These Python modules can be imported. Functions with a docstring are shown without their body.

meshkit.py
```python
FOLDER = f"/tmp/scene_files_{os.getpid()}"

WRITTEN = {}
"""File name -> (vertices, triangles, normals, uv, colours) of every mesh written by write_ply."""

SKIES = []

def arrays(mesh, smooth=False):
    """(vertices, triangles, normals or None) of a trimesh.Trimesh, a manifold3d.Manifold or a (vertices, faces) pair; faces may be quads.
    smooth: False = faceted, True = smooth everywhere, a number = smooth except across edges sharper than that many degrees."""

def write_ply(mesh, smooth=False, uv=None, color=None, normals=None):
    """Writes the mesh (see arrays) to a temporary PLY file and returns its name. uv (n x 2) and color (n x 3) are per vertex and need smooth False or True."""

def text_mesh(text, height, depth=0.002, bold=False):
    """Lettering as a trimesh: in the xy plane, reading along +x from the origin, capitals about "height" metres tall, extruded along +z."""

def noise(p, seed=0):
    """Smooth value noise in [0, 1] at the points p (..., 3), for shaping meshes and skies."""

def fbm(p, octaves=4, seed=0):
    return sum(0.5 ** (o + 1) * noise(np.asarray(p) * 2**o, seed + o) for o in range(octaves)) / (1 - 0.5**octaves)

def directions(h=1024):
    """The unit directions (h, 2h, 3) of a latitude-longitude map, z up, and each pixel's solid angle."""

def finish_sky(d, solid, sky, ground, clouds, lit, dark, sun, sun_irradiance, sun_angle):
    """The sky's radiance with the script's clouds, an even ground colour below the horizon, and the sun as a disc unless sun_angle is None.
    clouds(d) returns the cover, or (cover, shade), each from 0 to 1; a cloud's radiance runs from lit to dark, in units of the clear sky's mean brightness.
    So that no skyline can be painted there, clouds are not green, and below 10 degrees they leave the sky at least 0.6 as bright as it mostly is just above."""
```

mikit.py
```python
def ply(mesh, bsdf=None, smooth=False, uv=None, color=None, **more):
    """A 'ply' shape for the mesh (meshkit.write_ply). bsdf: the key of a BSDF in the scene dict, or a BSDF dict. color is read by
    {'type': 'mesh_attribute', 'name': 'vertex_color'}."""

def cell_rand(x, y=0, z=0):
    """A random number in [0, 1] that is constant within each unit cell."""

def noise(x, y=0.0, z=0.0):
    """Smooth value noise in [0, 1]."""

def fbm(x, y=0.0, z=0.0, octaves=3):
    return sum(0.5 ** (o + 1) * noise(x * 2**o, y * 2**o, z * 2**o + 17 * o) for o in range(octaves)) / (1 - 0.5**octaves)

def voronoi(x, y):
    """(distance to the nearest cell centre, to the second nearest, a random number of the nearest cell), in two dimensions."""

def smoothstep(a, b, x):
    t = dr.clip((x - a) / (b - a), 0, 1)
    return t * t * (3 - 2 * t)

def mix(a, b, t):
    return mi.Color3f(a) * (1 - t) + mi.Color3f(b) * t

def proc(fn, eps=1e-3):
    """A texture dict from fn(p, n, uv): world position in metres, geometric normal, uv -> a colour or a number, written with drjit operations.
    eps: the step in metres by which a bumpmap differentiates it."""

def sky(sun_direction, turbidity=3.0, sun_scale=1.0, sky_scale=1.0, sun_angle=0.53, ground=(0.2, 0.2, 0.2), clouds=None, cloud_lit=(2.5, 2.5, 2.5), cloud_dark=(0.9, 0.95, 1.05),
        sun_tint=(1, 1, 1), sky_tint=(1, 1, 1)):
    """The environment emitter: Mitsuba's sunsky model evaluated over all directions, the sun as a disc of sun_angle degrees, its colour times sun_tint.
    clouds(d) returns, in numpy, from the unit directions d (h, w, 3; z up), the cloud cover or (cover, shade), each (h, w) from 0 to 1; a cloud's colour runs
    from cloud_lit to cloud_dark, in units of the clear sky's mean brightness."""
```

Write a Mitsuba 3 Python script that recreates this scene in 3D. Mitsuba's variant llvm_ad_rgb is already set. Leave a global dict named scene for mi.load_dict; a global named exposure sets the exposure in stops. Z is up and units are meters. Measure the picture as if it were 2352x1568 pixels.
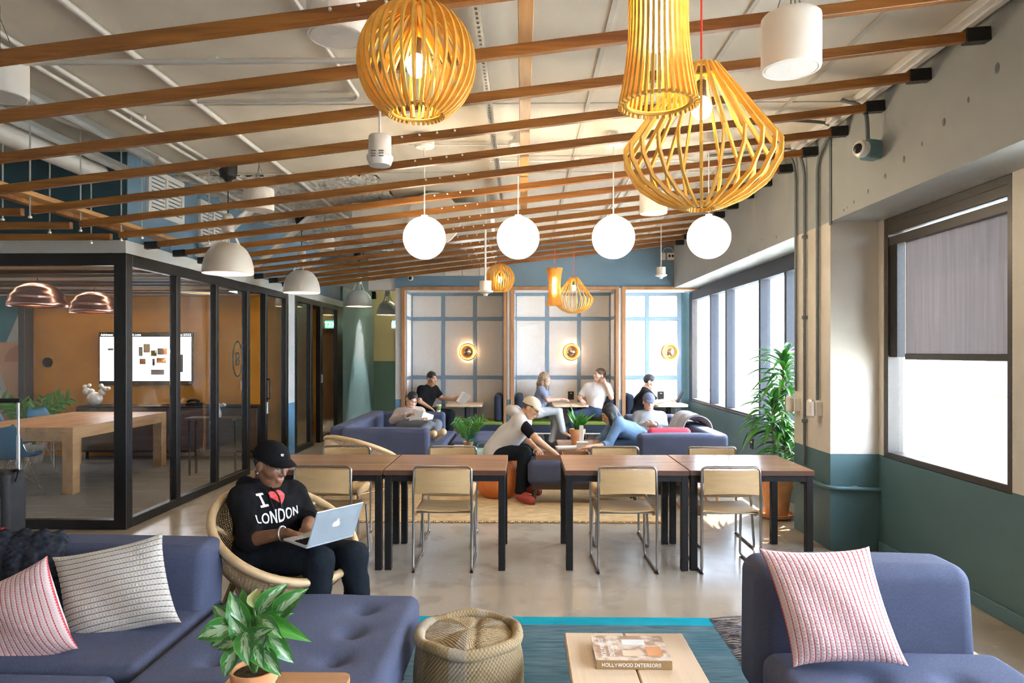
import math, random
import numpy as np, trimesh, mitsuba as mi, drjit as dr, mikit, meshkit
from shapely.geometry import Polygon, Point, box as sbox
from shapely import affinity
from shapely.ops import unary_union
T = mi.ScalarTransform4f
random.seed(7)
rng = np.random.default_rng(7)
scene, labels = {'type': 'scene'}, {}

# ---------------------------------------------------------------- camera, sky, exposure
exposure = 1.4
YAW = 0.0153
scene['camera'] = {'type': 'perspective', 'fov': 2 * math.degrees(math.atan(1176 / 1568)), 'fov_axis': 'x', 'near_clip': 0.05, 'far_clip': 2000.0,
    'principal_point_offset_y': -24 / 1568,
    'to_world': T().look_at(origin=[0, 0, 1.6], target=[-math.sin(YAW), math.cos(YAW), 1.6], up=[0, 0, 1])}
SUN_DIR = (1.0, 1.2, 1.8)
scene['sky'] = mikit.sky(SUN_DIR, turbidity=3.5, sun_scale=11.0, sky_scale=22.0, sky_tint=(.80, .95, 1.18), ground=(0.5, 0.5, 0.47),
    clouds=lambda d: 0.75 + 0.25 * meshkit.fbm(d * [3, 3, 6], 3), cloud_lit=(3.0, 3.5, 4.2), cloud_dark=(2.35, 2.75, 3.4))

# ---------------------------------------------------------------- mesh helpers
def A(*v): return np.array(v, float)
def nrm(v):
    v = np.asarray(v, float); return v / (np.linalg.norm(v) + 1e-12)
def tm(v, f): return trimesh.Trimesh(np.asarray(v, float), np.asarray(f, int), process=False)
def cat(*m):
    m = m[0] if len(m) == 1 and isinstance(m[0], (list, tuple)) else m
    vs, fs, n = [], [], 0
    for a in m:
        vs.append(np.asarray(a.vertices)); fs.append(np.asarray(a.faces) + n); n += len(a.vertices)
    return tm(np.vstack(vs), np.vstack(fs))
def TR(x=0, y=0, z=0):
    M = np.eye(4); M[:3, 3] = (x, y, z); return M
def RZ(d):
    M = np.eye(4); c, s = math.cos(math.radians(d)), math.sin(math.radians(d)); M[:2, :2] = [[c, -s], [s, c]]; return M
def RX(d):
    M = np.eye(4); c, s = math.cos(math.radians(d)), math.sin(math.radians(d)); M[1:3, 1:3] = [[c, -s], [s, c]]; return M
def RY(d):
    M = np.eye(4); c, s = math.cos(math.radians(d)), math.sin(math.radians(d)); M[0, 0] = c; M[0, 2] = s; M[2, 0] = -s; M[2, 2] = c; return M
def SC(x, y=None, z=None):
    M = np.eye(4); M[0, 0] = x; M[1, 1] = x if y is None else y; M[2, 2] = x if z is None else z; return M
def frame(o, x, y, z):
    M = np.eye(4); M[:3, 0], M[:3, 1], M[:3, 2], M[:3, 3] = x, y, z, o; return M
def mv(m, M):
    v = np.asarray(m.vertices) @ M[:3, :3].T + M[:3, 3]; f = np.asarray(m.faces)
    return tm(v, f[:, ::-1] if np.linalg.det(M[:3, :3]) < 0 else f)
BOXF = [[0, 1, 3], [0, 3, 2], [4, 6, 7], [4, 7, 5], [0, 4, 5], [0, 5, 1], [2, 3, 7], [2, 7, 6], [0, 2, 6], [0, 6, 4], [1, 5, 7], [1, 7, 3]]
def bx(x0, x1, y0, y1, z0, z1, b=0.0):
    c, h = A(x0 + x1, y0 + y1, z0 + z1) / 2, np.abs(A(x1 - x0, y1 - y0, z1 - z0)) / 2
    s = np.array([[x, y, z] for x in (-1, 1) for y in (-1, 1) for z in (-1, 1)], float)
    b = min(b, h.min() * 0.9)
    if b <= 0: return tm(c + s * h, BOXF)
    pts = np.vstack([s * (h - b * (A(1, 1, 1) - np.eye(3)[k])) for k in range(3)])
    m = trimesh.Trimesh(c + pts).convex_hull
    return tm(m.vertices, m.faces)
def cbx(c, sx, sy, sz, b=0.0): return bx(c[0] - sx / 2, c[0] + sx / 2, c[1] - sy / 2, c[1] + sy / 2, c[2] - sz / 2, c[2] + sz / 2, b)
def beam(p, q, w, h, b=0.0, up=(0, 0, 1)):
    p, q = np.asarray(p, float), np.asarray(q, float); y = nrm(q - p); x = nrm(np.cross(y, up)); z = np.cross(x, y); L = np.linalg.norm(q - p)
    return mv(bx(-w / 2, w / 2, 0, L, -h / 2, h / 2, b), frame(p, x, y, z))
def tube(pts, r, n=8, closed=False, flat=None):
    p = np.asarray(pts, float); N = len(p); r = np.broadcast_to(np.asarray(r, float), (N,))
    t = np.roll(p, -1, 0) - np.roll(p, 1, 0) if closed else np.gradient(p, axis=0)
    t /= np.linalg.norm(t, axis=1, keepdims=True) + 1e-12
    a = np.zeros((N, 3)); u = np.cross(t[0], [0, 0, 1] if abs(t[0][2]) < .9 else [1, 0, 0]); a[0] = nrm(u)
    for i in range(1, N):
        u = a[i - 1] - t[i] * (a[i - 1] @ t[i]); a[i] = nrm(u)
    b = np.cross(t, a); ang = np.arange(n) * 2 * np.pi / n
    fa = (1, 1) if flat is None else flat
    v = (p[:, None] + r[:, None, None] * (fa[0] * np.cos(ang)[None, :, None] * a[:, None] + fa[1] * np.sin(ang)[None, :, None] * b[:, None])).reshape(-1, 3)
    M = N if closed else N - 1
    i, j = np.meshgrid(np.arange(M), np.arange(n), indexing='ij'); k = (i + 1) % N
    q = np.stack([i * n + j, i * n + (j + 1) % n, k * n + (j + 1) % n, k * n + j], -1).reshape(-1, 4)
    f = np.vstack([q[:, [0, 1, 2]], q[:, [0, 2, 3]]])
    if not closed:
        v = np.vstack([v, p[:1], p[-1:]]); c0, c1 = N * n, N * n + 1; j = np.arange(n)
        f = np.vstack([f, np.stack([(j + 1) % n, j, j * 0 + c0], 1), np.stack([(N - 1) * n + j, (N - 1) * n + (j + 1) % n, j * 0 + c1], 1)])
    return tm(v, f)
def rod(a, b, r, n=8, r2=None): return tube([a, b], [r, r if r2 is None else r2], n)
def bend(pts, rad, seg=5, closed=False):
    p = [np.asarray(x, float) for x in pts]; out = [] if closed else [p[0]]
    for i in (range(len(p)) if closed else range(1, len(p) - 1)):
        a, b, c = p[i - 1], p[i], p[(i + 1) % len(p)]
        r = min(rad, np.linalg.norm(a - b) * .48, np.linalg.norm(c - b) * .48)
        s, e = b + nrm(a - b) * r, b + nrm(c - b) * r
        for k in range(seg + 1):
            u = k / seg; out.append((1 - u) ** 2 * s + 2 * u * (1 - u) * b + u * u * e)
    if not closed: out.append(p[-1])
    return np.array(out)
def curve(pts, n=24):
    from scipy.interpolate import CubicSpline
    p = np.asarray(pts, float); d = np.r_[0, np.cumsum(np.linalg.norm(np.diff(p, axis=0), axis=1))]
    return CubicSpline(d, p)(np.linspace(0, d[-1], n))
def lathe(prof, n=32, cap=False):
    p = np.asarray(prof, float); N = len(p); ang = np.arange(n) * 2 * np.pi / n
    v = np.stack([p[:, :1] * np.cos(ang), p[:, :1] * np.sin(ang), np.repeat(p[:, 1:], n, 1)], -1).reshape(-1, 3)
    i, j = np.meshgrid(np.arange(N - 1), np.arange(n), indexing='ij')
    q = np.stack([i * n + j, i * n + (j + 1) % n, (i + 1) * n + (j + 1) % n, (i + 1) * n + j], -1).reshape(-1, 4)
    return tm(v, np.vstack([q[:, [0, 1, 2]], q[:, [0, 2, 3]]]))
def ball(c, r, n=2, s=(1, 1, 1)):
    m = trimesh.creation.icosphere(n, r); return tm(np.asarray(m.vertices) * s + np.asarray(c, float), m.faces)
def cyl(c, r, h, n=24, r2=None):
    r2 = r if r2 is None else r2; return mv(lathe([(0, 0), (r, 0), (r2, h), (0, h)], n), TR(*c))
def prism(poly, h, z=0):
    gs = [g for g in getattr(poly, 'geoms', [poly]) if g.area > 1e-9]
    return mv(cat([trimesh.creation.extrude_polygon(g, h, engine='earcut') for g in gs]), TR(0, 0, z))
def rrect(x0, x1, y0, y1, r): return sbox(x0 + r, y0 + r, x1 - r, y1 - r).buffer(r, quad_segs=6)
def rbox(sx, sy, sz, r, step=0.06, m=4, fn=None, c=(0, 0, 0)):
    """Rounded box with a regular grid on each side, so that a deformation fn(v) can shape it."""
    h = A(sx, sy, sz) / 2; r = min(r, h.min() * .98)
    def coords(k):
        inner = h[k] - r; n = max(1, int(round(2 * inner / step)))
        a = np.sin(np.linspace(-np.pi / 4, 0, m + 1)[:-1]) / math.sin(np.pi / 4) if False else np.tan(np.linspace(-np.pi / 4, 0, m + 1)[:-1])
        lo = -inner + a * r; mid = np.linspace(-inner, inner, n + 1); return np.r_[lo, mid, -lo[::-1]]
    vs, fs, off = [], [], 0
    for k in range(3):
        i, j = (k + 1) % 3, (k + 2) % 3
        U, V = np.meshgrid(coords(i), coords(j), indexing='ij'); nu, nv = U.shape
        for s in (-1, 1):
            q = np.zeros(U.shape + (3,)); q[..., i], q[..., j], q[..., k] = U, V, s * h[k]
            core = np.clip(q, -(h - r), h - r); d = q - core
            v = core + r * d / np.maximum(np.linalg.norm(d, axis=-1, keepdims=True), 1e-9)
            a, b = np.meshgrid(np.arange(nu - 1), np.arange(nv - 1), indexing='ij'); g = lambda x, y: (x * nv + y).ravel() + off
            Q = np.stack([g(a, b), g(a + 1, b), g(a + 1, b + 1), g(a, b + 1)], 1)
            if s < 0: Q = Q[:, ::-1]
            vs.append(v.reshape(-1, 3)); fs.append(np.vstack([Q[:, [0, 1, 2]], Q[:, [0, 2, 3]]])); off += nu * nv
    mm = trimesh.Trimesh(np.vstack(vs), np.vstack(fs), process=False); mm.merge_vertices(digits_vertex=6)
    v = np.array(mm.vertices)
    if fn is not None: v = fn(v)
    return tm(v + np.asarray(c, float), mm.faces)
def text(s, h, depth=.002, bold=False, center=True):
    m = meshkit.text_mesh(s, h, depth, bold); v = np.array(m.vertices)
    if center: v[:, 0] -= (v[:, 0].min() + v[:, 0].max()) / 2
    return tm(v, m.faces)

# ---------------------------------------------------------------- things, parts, copies
def numbered(k):
    i, out = 0, k
    while out in USED:
        i += 1; out = f'{k}_{i:03d}'
    USED.add(out); return out
USED = set()
class Kit:
    """A thing's parts: (key below the thing, shape dict, own label)."""
    def __init__(self): self.items, self.used = [], set()
    def add(self, name, mesh, bsdf, smooth=35, parent=None, label=None, stuff=False, **more):
        key = (parent + '__' if parent else '') + name; i, out = 0, key
        while out in self.used and out != '':
            i += 1; out = f'{key}_{i:03d}'
        self.used.add(out)
        d = mesh if isinstance(mesh, dict) else mikit.ply(mesh, 'mat_' + bsdf, smooth, **more)
        self.items.append((out, d, label, stuff)); return out
    def hold(self, name, parent=None):          # a part of the thing that only has sub-parts of its own
        key = (parent + '__' if parent else '') + name; i, out = 0, key
        while out in self.used:
            i += 1; out = f'{key}_{i:03d}'
        self.used.add(out); return out
def place(kit, name, label, cat_=None, group=None, M=None, kind=None):
    key = numbered(name); labels[key] = {'label': label}
    if kind: labels[key]['kind'] = kind
    if cat_: labels[key]['category'] = cat_
    if group: labels[key]['group'] = group
    for rel, d, lab, stuff in kit.items:
        k = key + ('__' + rel if rel else '')
        scene[k] = {**d} if M is None else {**d, 'to_world': T(np.asarray(M, float))}
        if rel and (lab or stuff):
            labels[k] = {}
            if lab: labels[k]['label'] = lab
            if stuff: labels[k]['kind'] = 'stuff'
    return key
def one(name, mesh, bsdf, label, cat_=None, group=None, M=None, smooth=35, kind=None, **more):
    k = Kit(); k.add('', mesh, bsdf, smooth, **more); return place(k, name, label, cat_, group, M, kind)
def struct(name, mesh, bsdf, label, parts=(), smooth=False):
    k = Kit()
    if mesh is not None: k.add('', mesh, bsdf, smooth)
    for p in parts: k.add(p[0], p[1], p[2], *(p[3:] or (False,)))
    return place(k, name, label, kind='structure')

# ---------------------------------------------------------------- materials
def rgb(*c): return {'type': 'rgb', 'value': [float(x) for x in c]}
def lin(r, g, b): return [((x / 255 + .055) / 1.055) ** 2.4 if x > 10 else x / 255 / 12.92 for x in (r, g, b)]
def two(b): return {'type': 'twosided', 'bsdf': b}
def mat(name, col, rough=.6, metal=0.0, spec=.5, bump=None, **k):
    c = col if isinstance(col, dict) else rgb(*col)
    b = {'type': 'principled', 'base_color': c, 'roughness': rough, 'metallic': metal, 'specular': spec, **k}
    if bump: b = {'type': 'bumpmap', 'arbitrary': mikit.proc(bump[0], eps=bump[2] if len(bump) > 2 else 1e-3), 'scale': bump[1], 'bsdf': b}
    scene['mat_' + name] = two(b); return name
N, F, ss, mx = mikit.noise, mikit.fbm, mikit.smoothstep, mikit.mix
def wood(a, b, ax, s=1.0):
    def fn(p, n, uv):
        q = [p.x, p.y, p.z]; l = q.pop(ax)
        w = F(q[0] * 18 * s + 3 * N(l * 1.3), q[1] * 18 * s, l * 1.1 * s, octaves=3)
        g = N(q[0] * 160 * s, q[1] * 160 * s, l * 5 * s)
        return mx(a, b, dr.clip(w * 1.1 - .15 + .3 * (g - .5), 0, 1))
    return mikit.proc(fn)
def lathe_wood(a, b, s=1.0):
    def fn(p, n, uv):
        w = F(p.x * 9 * s, p.y * 9 * s, p.z * 30 * s); return mx(a, b, dr.clip(w * 1.2 - .1, 0, 1))
    return mikit.proc(fn)
def speck(a, b, s, t=1.0):
    return mikit.proc(lambda p, n, uv: mx(a, b, dr.clip((F(p.x * s, p.y * s, p.z * s) - .5) * 2 * t + .5, 0, 1)))
# ---------------------------------------------------------------- materials of the room
def concrete(p, n, uv):
    a = F(p.x * 1.1, p.y * 1.1, 3.0, octaves=4); b = F(p.x * 7 + 5, p.y * 7, 1.0, octaves=4); c = N(p.x * 60, p.y * 60)
    col = mx((.30, .245, .18), (.37, .325, .265), ss(.35, .65, a)); col = mx(col, (.25, .21, .165), ss(.52, .72, b) * .55)
    return mx(col, (.5, .47, .42), ss(.93, .99, c) * .5)
mat('concrete_floor', mikit.proc(concrete), mikit.proc(lambda p, n, uv: .13 + .16 * F(p.x * 3, p.y * 3, 9.0)), spec=.55)
def carpet(p, n, uv):
    g = N(p.x * 220, p.y * 220); l = F(p.x * 2 - p.y * 7, p.y * 42, 1.0, octaves=3)
    return mx(mx((.10, .095, .085), (.17, .165, .15), g), (.34, .32, .28), ss(.66, .78, l) * .35)
mat('grey_carpet', mikit.proc(carpet), .95, spec=.1)
mat('ceiling_white', speck((.52, .47, .39), (.65, .60, .51), 1.7, 1.3), .8, spec=.2, bump=(lambda p, n, uv: F(p.x * 7, p.y * 1.2, p.z * 4), .02))
mat('rough_plaster', speck((.42, .41, .38), (.62, .60, .55), 14, 1.5), .95, spec=.1)
mat('white_paint', (.74, .73, .70), .55); mat('white_gloss', (.80, .78, .74), .18, clearcoat=.6); mat('fascia_paint', (.60, .60, .57), .6)
mat('groove_paint', (.47, .44, .38), .8)
def right_wall(p, n, uv):
    m = F(p.x * 3, p.y * 3, p.z * 3); st = ss(.62, .8, N(p.y * 9 + 2, p.x * 9, p.z * .5)) * ss(2.66, 3.2, p.z)
    low = mx((.060, .118, .128), (.075, .138, .146), m); mid = mx((.60, .55, .47), (.68, .63, .55), m); up = mx((.25, .265, .26), (.31, .32, .305), m)
    up = mx(up, (.40, .37, .30), st * .45)
    return dr.select(p.z < .78, low, dr.select(p.z < 2.648, mid, up))
mat('right_wall_paint', mikit.proc(right_wall), .5, spec=.35, bump=(lambda p, n, uv: F(p.x * 30, p.y * 30, p.z * 30), .0012))
mat('blue_paint', speck((.105, .175, .235), (.125, .20, .265), 2), .6, spec=.3)
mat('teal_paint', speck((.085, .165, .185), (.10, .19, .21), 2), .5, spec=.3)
mat('hall_paint', mikit.proc(lambda p, n, uv: dr.select(p.z < 1.38, mx((.09, .17, .14), (.10, .18, .15), .5), mx((.55, .47, .25), (.56, .49, .28), .5))), .6)
mat('post_paint', mikit.proc(lambda p, n, uv: dr.select(p.z < .82, mx((.10, .22, .34), (.11, .24, .36), .5), mx((.66, .67, .67), (.68, .69, .69), .5))), .6)
mat('orange_paint', speck((.50, .20, .022), (.56, .235, .03), 3), .55, spec=.3)
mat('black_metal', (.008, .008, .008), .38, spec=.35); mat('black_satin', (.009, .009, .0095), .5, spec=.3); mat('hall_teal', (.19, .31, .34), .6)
mat('bronze_frame', (.035, .030, .026), .4); mat('mullion_paint', (.035, .042, .056), .6, spec=.25)
mat('slat_wood', wood((.095, .030, .007), (.32, .125, .024), 0), .42, spec=.4)
mat('plank_wood', wood((.36, .17, .05), (.55, .29, .10), 1), .45)
mat('trim_wood', wood((.27, .13, .055), (.40, .21, .10), 2), .45)
mat('dark_timber', wood((.06, .035, .02), (.12, .07, .04), 0), .6)
mat('galvanized', (.55, .56, .55), .38, metal=.85); mat('dark_conduit', (.09, .11, .12), .5); mat('white_conduit', (.70, .69, .66), .5)
scene['mat_clear_glass'] = {'type': 'thindielectric', 'int_ior': 1.5}
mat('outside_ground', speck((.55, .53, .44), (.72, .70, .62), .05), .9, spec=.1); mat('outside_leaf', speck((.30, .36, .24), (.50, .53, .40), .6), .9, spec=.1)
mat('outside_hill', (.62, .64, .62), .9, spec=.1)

# ---------------------------------------------------------------- the room's shell
struct('floor', bx(-9, 3.2, -6, 17, -.2, 0), 'concrete_floor', 'polished concrete floor with tan and grey mottling and window reflections')
struct('floor_carpet', bx(-9, -3.66, 6.18, 10.4, 0, .006), 'grey_carpet', 'grey carpet with pale streaks inside the glass meeting room')
CZ = 3.42
joints = [('joint_strip', bx(x - .014, x + .014, -6, y1, CZ - .012, CZ), 'groove_paint') for x, y1 in ((.48, 11.2), (1.21, 11.2), (1.94, 11.2))]
joints += [('joint_strip', bx(-9, 2.47, y - .008, y + .008, CZ - .006, CZ), 'groove_paint') for y in (1.2, 3.1, 5.0, 6.9)]
joints += [('joint_strip', bx(-1.5, 2.47, y - .008, y + .008, CZ - .006, CZ), 'groove_paint') for y in (8.8, 10.6)]
struct('ceiling', cat(bx(-9, 3.2, -6, 7.0, CZ, CZ + .2), bx(-1.5, 3.2, 7.0, 17, CZ, CZ + .2)), 'ceiling_white', 'off-white painted concrete ceiling deck with panel joints', joints)
def rough_slab():
    xs, ys = np.arange(-3.9, -1.49, .022), np.arange(6.98, 12.2, .022); X, Y = np.meshgrid(xs, ys, indexing='ij')
    Z = CZ + .02 - .05 * meshkit.fbm(np.stack([X * 34, Y * 46, X * 0], -1), 2) - .02 * (np.sin(Y * 18) > .2)
    n, m = X.shape; i, j = np.meshgrid(np.arange(n - 1), np.arange(m - 1), indexing='ij'); g = lambda a, b: (a * m + b).ravel()
    Q = np.stack([g(i, j), g(i, j + 1), g(i + 1, j + 1), g(i + 1, j)], 1)
    return cat(tm(np.stack([X, Y, Z], -1).reshape(-1, 3), np.vstack([Q[:, [0, 1, 2]], Q[:, [0, 2, 3]]])), bx(-9, -1.5, 6.98, 17, CZ + .06, CZ + .2))
struct('ceiling_plaster', rough_slab(), 'rough_plaster', 'rough sprayed plaster part of the ceiling above the dome lamps')
XW = 2.86
piers = [(-6, -3), (-.2, .4), (3.4, 4.03), (5.45, 5.53)]
wr = [bx(XW, 3.2, -6, 5.53, 0, .766), bx(XW, 3.2, 6.26, 11.8, 0, .766), bx(2.477, 3.2, -6, 5.53, 2.648, CZ), bx(2.477, 3.2, 6.26, 11.2, 2.648, CZ)] + [bx(XW, 3.2, a, b, .766, 2.648) for a, b in piers]
wr += [bx(2.477, 3.2, 5.53, 6.26, 0, CZ)]
pits = []
for y, z, r in ((5.30, 2.69, .008), (5.24, 2.70, .006), (5.14, 2.72, .010), (4.93, 2.75, .012), (4.7, 2.80, .013), (4.47, 2.85, .016), (4.27, 2.89, .010), (4.05, 2.95, .017), (3.83, 3.0, .012), (3.6, 3.08, .02), (6.7, 2.72, .01), (7.1, 2.76, .008), (7.5, 2.7, .008), (8.2, 2.72, .008), (8.9, 2.7, .007)):
    pits.append(('paint_chip', mv(ball((0, 0, 0), r, 1, (.25, .8 + .3 * random.random(), 1.5)), TR(2.477, y, z)), 'dark_conduit', 30))
struct('wall_right', cat(wr), 'right_wall_paint', 'right wall with teal lower paint, beige piers and grey concrete beam over the windows',
       pits + [('painted_shade_strip', bx(2.468, 2.478, 5.50, 5.535, 2.62, CZ - .1), 'dark_conduit')])  # dark strip painted in as the shade of the recess between beam and pier
struct('baseboard_right', bx(XW - .016, XW, -6, 5.5, 0, .09, .003), 'teal_paint', 'teal painted baseboard along the right wall')
struct('sill_right', bx(XW - .012, XW + .14, 6.3, 11.75, .766, .792, .004), 'mullion_paint', 'dark ledge under the far windows')
# back wall with the three booths
BY, BD = 11.2, 11.8
booth = [(-1.93, -.31), (-.135, 1.525), (1.685, 2.86)]
ZT = 2.62
wb = [bx(-2.09, 2.9, BY, BY + .12, ZT + .03, CZ)]
struct('wall_back', cat(wb), 'blue_paint', 'blue upper wall above the three booths')
struct('wall_partitions', cat([bx(-2.09, -1.99, BY, 12.4, 0, ZT + .03), bx(-.24, -.20, BY + .01, BD, 0, ZT + .03), bx(1.58, 1.632, BY + .01, BD, 0, ZT + .03), bx(-.25, -.195, BY, BY + .1, 0, ZT), bx(1.575, 1.637, BY, BY + .1, 0, ZT)]), 'post_paint', 'white posts with blue base between the booths')
struct('wall_booth_back', bx(-2.05, 3.0, BD + .012, BD + .12, 0, 3.0), 'teal_paint', 'blue-grey rear wall of the booths')
struct('wall_left_upper', bx(-3.68, -3.6, 6.17, 16.3, 2.6, 3.5), 'blue_paint', 'blue wall above the glass meeting rooms')
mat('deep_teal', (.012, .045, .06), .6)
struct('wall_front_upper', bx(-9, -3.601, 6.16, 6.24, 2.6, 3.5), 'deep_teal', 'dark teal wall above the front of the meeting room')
struct('trim_1', cat([bx(-2.1 + .28 * i + .004, -2.1 + .28 * (i + 1), 11.08, 11.2, 2.845, 3.42) for i in range(6)]), 'white_paint', 'white boarded bulkhead above the left booth')
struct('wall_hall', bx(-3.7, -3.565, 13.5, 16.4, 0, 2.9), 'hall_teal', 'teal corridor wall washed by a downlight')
struct('wall_hall_end', bx(-3.7, -1.9, 16.3, 16.4, 0, 3.5), 'hall_paint', 'corridor end wall, yellow above green')
struct('wall_hall_right', bx(-2.09, -1.99, 12.4, 16.3, 0, 3.5), 'teal_paint', 'right wall of the corridor')
struct('wall_rear', bx(-9, 3.2, -6.2, -6, 0, 3.6), 'white_paint', 'pale wall behind the viewer')
struct('wall_left', cat(bx(-9.2, -9, -6, 16, 0, 3.6)), 'white_paint', 'far left wall of the lounge')
struct('wall_meeting_back', bx(-9, -3.62, 10.4, 10.5, 0, 2.6), 'orange_paint', 'orange rear wall of the glass meeting room')
struct('wall_room_two', cat(bx(-6.0, -3.64, 13.5, 13.56, 0, 2.6), bx(-6.06, -6.0, 10.5, 13.5, 0, 2.6)), 'orange_paint', 'orange walls of the second glass room')
sl = [('ceiling_slat', bx(-8.9, -3.7, y, y + .09, 2.44, 2.53), 'dark_timber') for y in np.arange(6.5, 10.3, .36)]
sl += [('ceiling_slat', bx(-5.9, -3.7, y, y + .09, 2.44, 2.53), 'dark_timber') for y in np.arange(10.7, 13.4, .5)]
for i, y in enumerate((6.70, 7.78, 8.86, 9.94)):
    one('strip_light', bx(-8.6, -3.9, y, y + .05, 2.535, 2.56), 'white_paint', ('nearest', 'second', 'third', 'farthest')[i] + ' thin strip light between the dark ceiling slats of the meeting room', 'lamp', 'strip lights in the meeting room', smooth=False, emitter={'type': 'area', 'radiance': rgb(3.0, 2.6, 2.0)})
struct('ceiling_meeting', bx(-9, -3.66, 6.2, 13.6, 2.56, 2.62), 'fascia_paint', 'low slatted ceiling inside the glass meeting rooms', sl)
one('strip_light', bx(-2.9, -2.2, 15.3, 15.4, 3.36, 3.42), 'white_paint', 'added unseen strip light over the end of the corridor', 'lamp', smooth=False, emitter={'type': 'area', 'radiance': rgb(16, 13, 9)})  # unseen lamp, added to brighten the corridor and its end wall
struct('fascia_left', cat(bx(-3.64, -3.565, 6.08, 13.5, 2.49, 2.605), bx(-9, -3.565, 6.08, 6.17, 2.49, 2.605)), 'fascia_paint', 'pale grey fascia band on top of the glass walls')

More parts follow.
